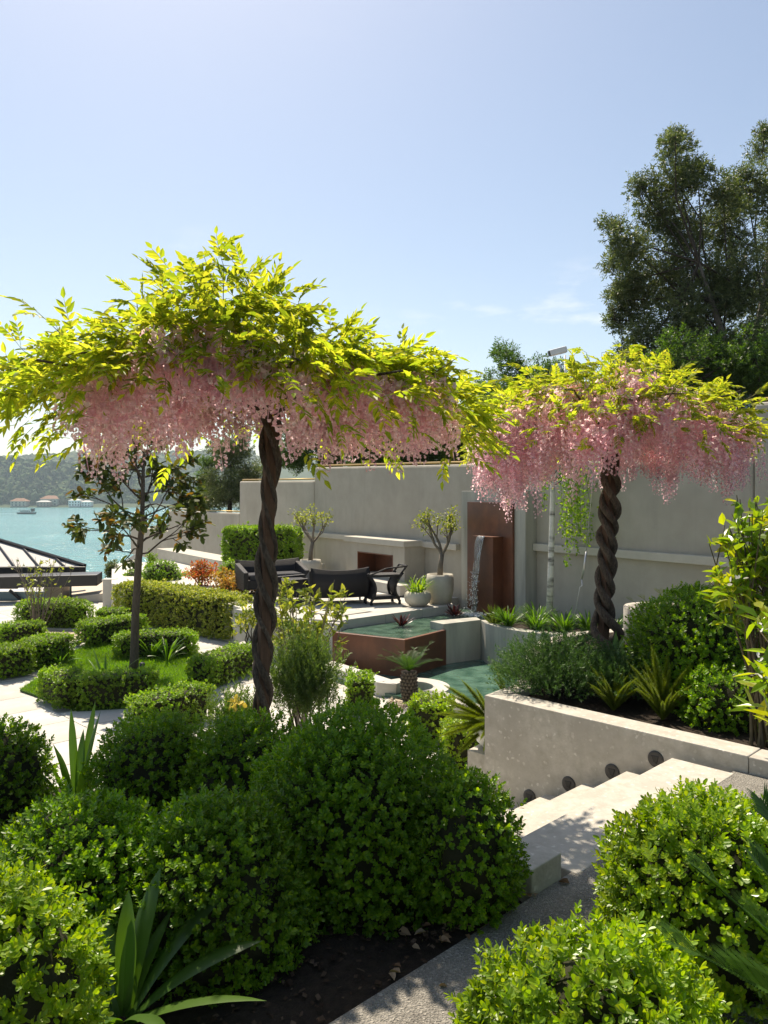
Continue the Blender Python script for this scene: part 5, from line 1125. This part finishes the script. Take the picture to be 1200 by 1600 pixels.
tb = P(358, 830, YT); tree('olive green tree above the low left end of the wall', (tb[0], tb[1], .4), [(tb[0], tb[1], .2), tuple(P(360, 760, YT)), tuple(P(362, 710, YT))], .12, cl([(350, 720, .8), (375, 700, .7), (345, 755, .8), (385, 740, .8), (365, 780, .8), (335, 780, .6), (390, 770, .7), (372, 680, .5), (340, 700, .5)], YT), 5000, .09, l_tree, m_bark_d)
tb = P(325, 850, 33); tree('small green tree before the hills left of the olive green tree', (tb[0], tb[1], 0), [(tb[0], tb[1], -.3), tuple(P(325, 790, 33)), tuple(P(327, 750, 33))], .09, cl([(322, 750, .5), (330, 770, .6), (315, 785, .5), (326, 725, .4)], 33, .4), 2000, .09, l_btree, m_bark_d)
# pale green building behind the big tree
YG = 34
t = thing('green_building', 'pale green building glimpsed behind the big evergreen tree', 'building', loc=tuple(P(1080, 700, YG) * np.array([1, 1, 0])))
a = P(998, 0, YG)[0]; c = P(1240, 0, YG)[0]; bb = MB(); bb.box(((a + c) / 2, YG + 3, 4.2), (c - a, 6, 6.6)); bb.build('wall', m_green_b, t)
bb = MB(); bb.box(((a + c) / 2, YG + 3, 7.57), (c - a + .4, 6.4, .14)); bb.build('roof', m_white, t)
for k in range(4):
    bb = MB(); bb.box((a + 1.0 + k * 1.6, YG - .01, 5.6), (.8, .06, 1.2)); f = bb.build('window', m_white, t); bb = MB(); bb.box((a + 1.0 + k * 1.6, YG - .03, 5.6), (.66, .04, 1.06)); bb.build('pane', m_win, f)
# security camera on the wall
t = thing('security_camera', 'white security camera on a pole between the wisterias', 'camera', loc=v2(Wp(-.2, -.15), 2.2)); cp = P(883, 600, 15.0)
bb = MB(); bb.tube([(cp[0], cp[1], 2.0), (cp[0], cp[1], 4.35)], .018, 8); bb.build('pole', m_white, t, True)
c_ = P(872, 549, 14.9); bb = MB(); bb.box(tuple(c_), (.34, .13, .12), 0, Matrix.Rotation(-.25, 3, 'Y')); o = bb.build('camera_body', m_white, t, bevel=.02)
bb = MB(); bb.box(tuple(c_ + np.array([-.175, 0, -.045])), (.02, .11, .10), 0, Matrix.Rotation(-.25, 3, 'Y')); bb.build('lens', m_black, o)
bb = MB(); c_ = P(871, 577, 14.9); bb.lathe([(.02, .10), (.085, .08), (.085, 0), (.07, -.05), (.03, -.09)], 16, c_); bb.build('dome_camera', m_white, t, True)
# guy wire with tensioner
t = thing('guy_wire', 'thin steel guy wire with a tensioner hanging before the wall', 'wire', loc=P(893, 975, 11.9)); bb = MB(); bb.tube([P(931, 700, 11.0), P(916, 860, 11.5)], .004, 5); bb.build('wire', m_steel, t, True)
bb = MB(); bb.tube([P(916, 862, 11.5), P(913, 885, 11.5), P(909, 905, 11.6)], [.012, .016, .010], 8); bb.build('tensioner', m_steel, t, True)
bb = MB(); bb.tube([P(909, 905, 11.6), P(910, 915, 11.6), P(906, 917, 11.6), P(900, 950, 11.7), P(893, 978, 11.9)], [.008, .010, .004, .004, .004], 6); bb.build('hook', m_steel, t, True)
# string lights behind the near wisteria
t = thing('string_lights', 'black cable with hanging lamp holders behind the near trunk', 'string lights', loc=P(420, 670, 7.5)); pts = [P(300 + 26 * i, 652 + 2.2 * i + (0 if i else 0), 7.5) - np.array([0, 0, .03 * math.sin(i * .6)]) for i in range(10)]
bb = MB(); bb.tube(pts, .007, 6); bb.build('cable', m_black, t, True)
for i in range(0, 10):
    bb = MB(); p = pts[i]; bb.lathe([(.016, -.005), (.022, -.02), (.022, -.075), (.014, -.08)], 10, p); bb.build('lamp_holder', m_black, t, True)
# small spot lights
for lab, c in (('black spot light at the foot of the magnolia', np.append(Q(222, 1060), T)), ('small round black spot light beside the rusted pool', np.append(G(510, 1045, T), T))):
    t = thing('spot_light', lab, 'spot light', 'garden spot lights', c); c = np.array(c); bb = MB(); bb.tube([c, c + np.array([0, 0, .12])], .012, 6); bb.build('spike', m_black, t)
    bb = MB(); bb.tube([c + np.array([-.02, 0, .10]), c + np.array([.0, -.02, .17]), c + np.array([.02, -.05, .24])], [.03, .038, .042], 12); bb.build('lamp_head', m_black, t, True)
# ================================================================== FURNITURE
def xf(bb, loc, rz):
    M = Matrix.Translation(loc) @ Matrix.Rotation(rz, 4, 'Z'); bb.v = [tuple(M @ Vector(p)) for p in bb.v]; return bb
def sofa(label, loc, rz, W, D=.72, H=.72):
    t = thing('wicker_sofa', label, 'sofa', 'dark wicker lounge furniture', loc); loc = Vector(loc)
    n = 12; V = []; F = []
    for i in range(n + 1):
        a = i / n - .5; x = a * W * 1.04; y = -D / 2 + .10 * (2 * a) ** 2 * 0.9; zt = H - .05 * (1 - (2 * a) ** 2)
        V += [(x, y - .03, .14), (x * 1.03, y - .09, zt), (x * 1.03, y - .03, zt), (x, y + .04, .14)]
    for i in range(n):
        for k in range(4): F.append((i * 4 + k, i * 4 + (k + 1) % 4, (i + 1) * 4 + (k + 1) % 4, (i + 1) * 4 + k))
    F += [(0, 1, 2, 3), (4 * n + 3, 4 * n + 2, 4 * n + 1, 4 * n)]
    xf(MB().add(V, F), loc, rz).build('backrest', m_wicker, t, True)
    xf(MB().box((0, .02, .24), (W * .94, D * .92, .20)), loc, rz).build('seat', m_wicker, t, bevel=.02)
    for s in (-1, 1):
        V = [(s * (W / 2 - .05), -D / 2 + .06, .12), (s * (W / 2 + .05), -D / 2 + .06, .12), (s * (W / 2 + .05), D / 2, .12), (s * (W / 2 - .05), D / 2, .12), (s * (W / 2 - .05), -D / 2 + .06, H - .06), (s * (W / 2 + .07), -D / 2 + .06, H - .06), (s * (W / 2 + .05), D / 2 + .02, .50), (s * (W / 2 - .05), D / 2 + .02, .50)]
        xf(MB().add(V, [(3, 2, 1, 0), (4, 5, 6, 7), (0, 1, 5, 4), (1, 2, 6, 5), (2, 3, 7, 6), (3, 0, 4, 7)]), loc, rz).build('armrest', m_wicker, t, bevel=.02)
        for yy in (-D / 2 + .05, D / 2 - .05): xf(MB().tube([(s * (W / 2 - .02), yy, 0), (s * (W / 2 - .02), yy, .15)], [.018, .028], 8), loc, rz).build('leg', m_wicker, t, True)
    k = 2 if W > .95 else 1
    for i in range(k): xf(MB().box(((i - (k - 1) / 2) * W * .88 / k, .05, .385), (W * .86 / k, D * .74, .12)), loc, rz).build('cushion', m_cush, t, bevel=.035)
    return t
g = G(524, 945, PAT); sofa('dark wicker sofa seen from behind at the middle of the patio', (g[0] + .02, g[1] + .32, PAT), .22, 1.06)
g = P(418, 0, 16.6); sofa('dark wicker sofa with grey seat behind the wisteria trunk', (g[0] + .1, g[1], PAT), math.pi + .45, 1.35)
g = P(455, 0, 15.3); sofa('low wicker armchair between the trunk and the middle sofa', (g[0], g[1], PAT), -1.2, .72, H=.52)
g = P(597, 0, 15.0)
t = thing('wicker_trolley', 'dark wicker serving trolley with raised handle beside the sofa', 'trolley', 'dark wicker lounge furniture', (g[0], g[1], PAT)); L0 = Vector((g[0], g[1], PAT)); rz = .35
for sx in (-1, 1):
    for sy in (-1, 1):
        pts = [(sx * (.30 - .13 * math.sin(q * math.pi)) + (sx * .06 * q), sy * .2, .05 + .56 * q) for q in np.linspace(0, 1, 9)]; xf(MB().tube(pts, .026, 8), L0, rz).build('leg', m_wicker, t, True)
        o = xf(MB().lathe([(.03, 0), (.032, .03), (.02, .05)], 10, (sx * .29, sy * .2, 0)), L0, rz).build('castor', m_black, t, True)
for z, s in ((.13, .60), (.56, .66)): xf(MB().box((0, 0, z), (s, .44, .05)), L0, rz).build('tray', m_wicker, t, bevel=.01)
for sx in (-1, 1):
    V = [(sx * (.20 + .10 * abs(2 * q - 1) ** 1.5), y, .12 + .44 * q) for q in np.linspace(0, 1, 7) for y in (-.2, .2)]; xf(MB().add(V, [(2 * i, 2 * i + 1, 2 * i + 3, 2 * i + 2) for i in range(6)]), L0, rz).build('side_panel', m_wicker, t, True)
xf(MB().tube([(.30, -.2, .57), (.44, -.2, .74), (.44, .2, .74), (.30, .2, .57)], .02, 8), L0, rz).build('handle', m_wicker, t, True)
xf(MB().tube([(-.34, -.2, .57), (.02, -.2, .70), (.42, -.2, .73)], .016, 8), L0, rz).build('rail', m_wicker, t, True)
# ================================================================== LEFT: PAVILION, QUAY, FAR SHORE
YP = 22.0
pv = thing('pavilion', 'dark framed pavilion with low pitched pale roof at the left edge', 'pavilion', loc=P(60, 960, YP))
def Pp(u, v, Y=YP): return P(u, v, Y)
rt, rr_, rl = Pp(-60, 828, 24), Pp(133, 886, 22.2), Pp(-80, 893, 21.2)
bb = MB(); rb = Pp(-200, 885, 27); V = [rt, rr_, rl, rb]; V = [tuple(p) for p in V] + [tuple(np.array(p) - np.array([0, 0, .06])) for p in V]
bb.add(V, [(0, 2, 1), (0, 3, 2), (4, 5, 6), (4, 6, 7), (0, 1, 5, 4), (1, 2, 6, 5), (2, 3, 7, 6), (3, 0, 4, 7)]); bb.build('roof', m_roofg, pv)
for u0 in (-60, -18, 22, 60, 100):
    q = (u0 + 80) / 213.0; p1_ = rl + (rr_ - rl) * q; p2_ = rt + (rr_ - rt) * max(0, (u0 + 22) / 160.0); up_ = np.array([0, 0, .03]); bb = MB(); bb.tube([p1_ + up_, p2_ + up_], .030, 6); bb.build('roof_rib', m_black, pv)
bb = MB(); bb.tube([rt + np.array([0, 0, .04]), rr_ + np.array([0, 0, .04])], .06, 6); bb.build('ridge_bar', m_black, pv)
def beam(a, c, h, wd_, name, mat=m_black):
    a, c = np.array(a), np.array(c); d = c - a; L = np.linalg.norm(d); M = Matrix.Rotation(math.atan2(d[1], d[0]), 3, 'Z') @ Matrix.Rotation(-math.asin(d[2] / L), 3, 'Y'); bb = MB(); bb.box(tuple((a + c) / 2), (L, wd_, h), 0, M); return bb.build(name, mat, pv, bevel=.01)
beam(Pp(-90, 893, 21.1), Pp(134, 892, 22.2), .26, .2, 'beam'); beam(Pp(-90, 910, 20.4), Pp(156, 904, 21.2), .30, .9, 'canopy_beam')
bb = MB(); c_ = Pp(82, 935, 21.6); bb.box((c_[0], c_[1] + .3, -1.95), (.52, .5, 2.3)); bb.build('pier', m_beige, pv)
bb = MB(); c_ = Pp(10, 940, 21.3); bb.box((c_[0], c_[1], -2.0), (2.2, .05, 1.9)); g_ = bb.build('glass_front', m_glass, pv)
for a_, c_ in (((-10, 958), (40, 958)), ((15, 922), (48, 950)), ((-40, 918), (28, 918))):
    beam(Pp(*a_, 21.2), Pp(*c_, 21.2), .07, .07, 'glazing_bar')
t = thing('quay_wall', 'beige low wall with pale cap beside the glass railing by the sea', 'wall', loc=P(145, 950, 21)); q = [P(112, 0, 20.8)[:2], P(170, 0, 20.8)[:2], P(170, 0, 23.5)[:2], P(112, 0, 25)[:2]]
bb = MB(); bb.prism(q, -3.5, -1.25 + -.0); bb.build('wall', m_beige, t); bb = MB(); bb.prism([np.array(k) for k in q], -1.248, [-1.14, -1.02, -1.0, -1.08]); bb.build('cap', surf('sand_cap', (.52, .45, .35), (.58, .51, .41), rough=.8), t)
t = thing('glass_railing', 'blue tinted glass railing beside the pavilion pier', 'railing', loc=P(105, 940, 22))
for k in range(3):
    a, c = P(93 + k * 8, 0, 22.0 + k * .8), P(100.5 + k * 8, 0, 22.7 + k * .8); bb = MB(); d = c - a; bb.box(((a[0] + c[0]) / 2, (a[1] + c[1]) / 2, -1.5), (np.linalg.norm(d[:2]), .02, .85), math.atan2(d[1], d[0])); bb.build('pane', m_glass, t)
t = thing('white_pillar', 'white garden pillar at the left end of the variegated hedge', 'pillar', loc=P(172, 950, 19.4)); c_ = P(172, 0, 19.6); bb = MB(); bb.box((c_[0], c_[1], -1.0), (.28, .28, .9)); bb.build('shaft', m_limepale, t, bevel=.01); bb = MB(); bb.box((c_[0], c_[1], -.53), (.32, .32, .04)); bb.build('cap', m_limepale, t, bevel=.008)
t = thing('white_wall', 'short white wall behind the magnolia trunk before the sea', 'wall', loc=P(202, 900, 24)); a = P(189, 0, 24.5); c = P(216, 0, 24.2); bb = MB(); bb.prism([a[:2], c[:2], c[:2] + np.array([0, .25]), a[:2] + np.array([0, .25])], -2.5, [-.55, -.15, -.15, -.55]); bb.build('wall', m_limepale, t, bevel=.02)
# far shore
def hill(x, y):
    n = .5 + .5 * math.sin(x * .0061 + 1.3) * math.sin(y * .0052 + .4); n2 = math.sin(x * .017 + y * .011)
    near = 66 * max(0, min(1, (y - 1010) / 190)) * (1 / (1 + math.exp((x + 395 - (y - 1100) * .12) / 55)))
    far = 112 * max(0, min(1, (y - 1180) / 700)) ** .8
    return max(near, far) * (.90 + .14 * n) + 3 * n2 * (y > 1060) - 12.6 + 1.4 * min(1, max(0, (y - 1000) / 12))
nx, ny = 110, 44; V = []; F = []
for j in range(ny + 1):
    for i in range(nx + 1): x = -1900 + 3500 * i / nx; y = 1000 + 1250 * (j / ny) ** 1.3; V.append((x, y, hill(x, y) if j else -14))
for j in range(ny):
    for i in range(nx): a = j * (nx + 1) + i; F.append((a, a + 1, a + nx + 2, a + nx + 1))
tag(obj('hills', V, F, surf('hill_ground', (.035, .055, .022), (.055, .08, .03), scale=.02, rough=.95), smooth=True), kind='structure')
def ico(sub):
    import bmesh
    bm = bmesh.new(); bmesh.ops.create_icosphere(bm, subdivisions=sub, radius=1); V = np.array([v.co[:] for v in bm.verts]); F = np.array([[v.index for v in f.verts] for f in bm.faces]); bm.free(); return V, F
I1, I2 = ico(1), ico(2)
def wood(n, f, size, zs, mat, name, lab, base, jig=.28):
    parts = []; n4 = n // 4
    for _ in range(4):
        v, fa = base; v = v * (1 + R.normal(size=(len(v), 1)) * jig); X = np.array([f() for _ in range(n4)]); a = R.uniform(0, 6.28, n4); sz = R.uniform(*size, n4); z_ = np.array(zs); o = np.ones((n4, 3)); Z = np.tile([0, 0, 1.], (n4, 1)) * R.uniform(zs[0], zs[1], (n4, 1))
        parts.append(stamp((v, fa), X + np.array([0, 0, 1.]) * (sz * .4)[:, None], np.column_stack([np.cos(a), np.sin(a), np.zeros(n4)]), np.column_stack([-np.sin(a), np.cos(a), np.zeros(n4)]), Z, sz))
    V, F = join(parts); tag(obj(name, V, F, mat), lab, 'wood', kind='stuff')
def fn_():
    while True:
        x = R.uniform(-760, -230); y = 1022 + R.random() * 190
        if hill(x, y) > -8: return (x, y, hill(x, y))
def ff_():
    y = 1180 + 720 * R.random(); x = R.uniform(-.56 * y, -.17 * y); return (x, y, hill(x, y))
wood(2600, fn_, (3.5, 8.0), (.8, 1.3), l_far, 'near_wood', 'dark green wooded slope on the far shore', I2)
wood(3800, ff_, (6, 11), (.7, 1.1), l_far, 'far_wood', 'paler wooded ridge behind the near slope of the far shore', I1)
def fc_():
    x = R.uniform(-640, -330); y = 1060 + R.random() * 140; return (x, y, hill(x, y))
wood(240, fc_, (3.2, 5), (2.0, 3.4), l_fard, 'conifer_wood', 'dark pointed conifers rising from the far wooded slope', I2, .15)
GHs = 'houses on the far shore'
def house(lab, u, w_, d_, h, rh, wall, flat=False, Y=1003, nw=4):
    x = (u - 600) / 1200 * Y; z = -12.2; t = thing('shore_house', lab, 'house', GHs, (x, Y, z)); bb = MB(); bb.box((x, Y + d_ / 2, z + h / 2), (w_, d_, h)); bb.build('wall', wall, t)
    e = .9; V = [(x - w_ / 2 - e, Y - e, z + h), (x + w_ / 2 + e, Y - e, z + h), (x + w_ / 2 + e, Y + d_ + e, z + h), (x - w_ / 2 - e, Y + d_ + e, z + h), (x - w_ / 4, Y + d_ / 2, z + h + rh), (x + w_ / 4, Y + d_ / 2, z + h + rh)]
    MB().add(V, [(3, 2, 1, 0), (0, 1, 5, 4), (1, 2, 5), (2, 3, 4, 5), (3, 0, 4)]).build('roof', m_tile if not flat else m_roofg, t)
    for k in range(nw):
        for r_ in range(2):
            bb = MB(); bb.box((x + (k - (nw - 1) / 2) * w_ / nw, Y - .03, z + h * (.28 + .42 * r_)), (w_ / nw * .42, .12, h * .24)); bb.build('window', m_win, t)
house('pale shore house with orange hipped roof, left one', 28, 20, 12, 7, 4.0, m_house); house('taller shore house with orange roof, right of the left one', 76, 22, 14, 10, 4.5, m_house, Y=1012); house('dark brown waterside house in front of the taller one', 67, 17, 8, 6, 2.0, m_house2, flat=True)
house('white shore house partly behind the magnolia leaves', 116, 15, 10, 8, 2, m_white, flat=True); house('white waterside house right of the magnolia gap', 134, 12, 10, 6, 2, m_white, flat=True, nw=3)
# ferry boat with wake
Yb = 640; bx = (42 - 600) / 1200 * Yb; zb = -13.4
t = thing('ferry_boat', 'small dark and white ferry boat crossing the strait', 'boat', loc=(bx, Yb, zb))
hull = []; 
for z, s, k in ((-.3, .92, 1.6), (1.3, 1.0, 2.2)): hull += [(bx - 7.6 * s, Yb - k, zb + z), (bx + 5 * s, Yb - k, zb + z), (bx + 8.2 * s, Yb, zb + z + .3), (bx + 5 * s, Yb + k, zb + z), (bx - 7.6 * s, Yb + k, zb + z)]
MB().add(hull, [(4, 3, 2, 1, 0), (5, 6, 7, 8, 9)] + [(i, (i + 1) % 5, 5 + (i + 1) % 5, 5 + i) for i in range(5)]).build('hull', simple('hull_paint', (.05, .06, .07), .5), t)
MB().box((bx - .5, Yb, zb + 2.2), (9.5, 3, 1.6)).build('cabin', m_white, t); MB().box((bx + 4.9, Yb, zb + 3.3), (2.4, 2.4, 2.6)).build('wheelhouse', m_dgrey, t); MB().box((bx - 2.0, Yb, zb + 3.15), (9, 3.2, .16)).build('awning', m_dgrey, t)
for k in range(5): MB().box((bx - 4.2 + k * 1.7, Yb - 1.53, zb + 2.3), (1.1, .08, .7)).build('window', m_win, t)
bb = MB(); bb.add([(bx - 7, Yb - .9, zb + .12), (bx - 7, Yb + .9, zb + .12), (bx - 90, Yb + 2.4, zb + .12), (bx - 90, Yb - 2.4, zb + .12), (bx + 8.5, Yb - 2.6, zb + .12), (bx + 8.5, Yb - 1.8, zb + .12), (bx - 7, Yb - 2.0, zb + .13), (bx - 7, Yb - 3.0, zb + .13)], [(0, 1, 2, 3), (4, 5, 6, 7)])
tag(bb.build('wake_foam', m_foam), 'white foam wake behind the ferry boat', 'wake', kind='stuff')
# ================================================================== AIR
b = MB(); b.box((-400, 950, 85), (4600, 2800, 200.0))
hz_ = b.build('haze', None); tag(hz_, kind='stuff')
m = bpy.data.materials.new('haze_air'); m.use_nodes = True; nt = m.node_tree; nt.nodes.clear()
o_ = nt.nodes.new('ShaderNodeOutputMaterial'); v_ = nt.nodes.new('ShaderNodeVolumePrincipled'); v_.inputs['Color'].default_value = (.80, .89, 1.0, 1); v_.inputs['Density'].default_value = 0.00016; v_.inputs['Anisotropy'].default_value = 0.2
nt.links.new(v_.outputs[0], o_.inputs['Volume']); hz_.data.materials.append(m)
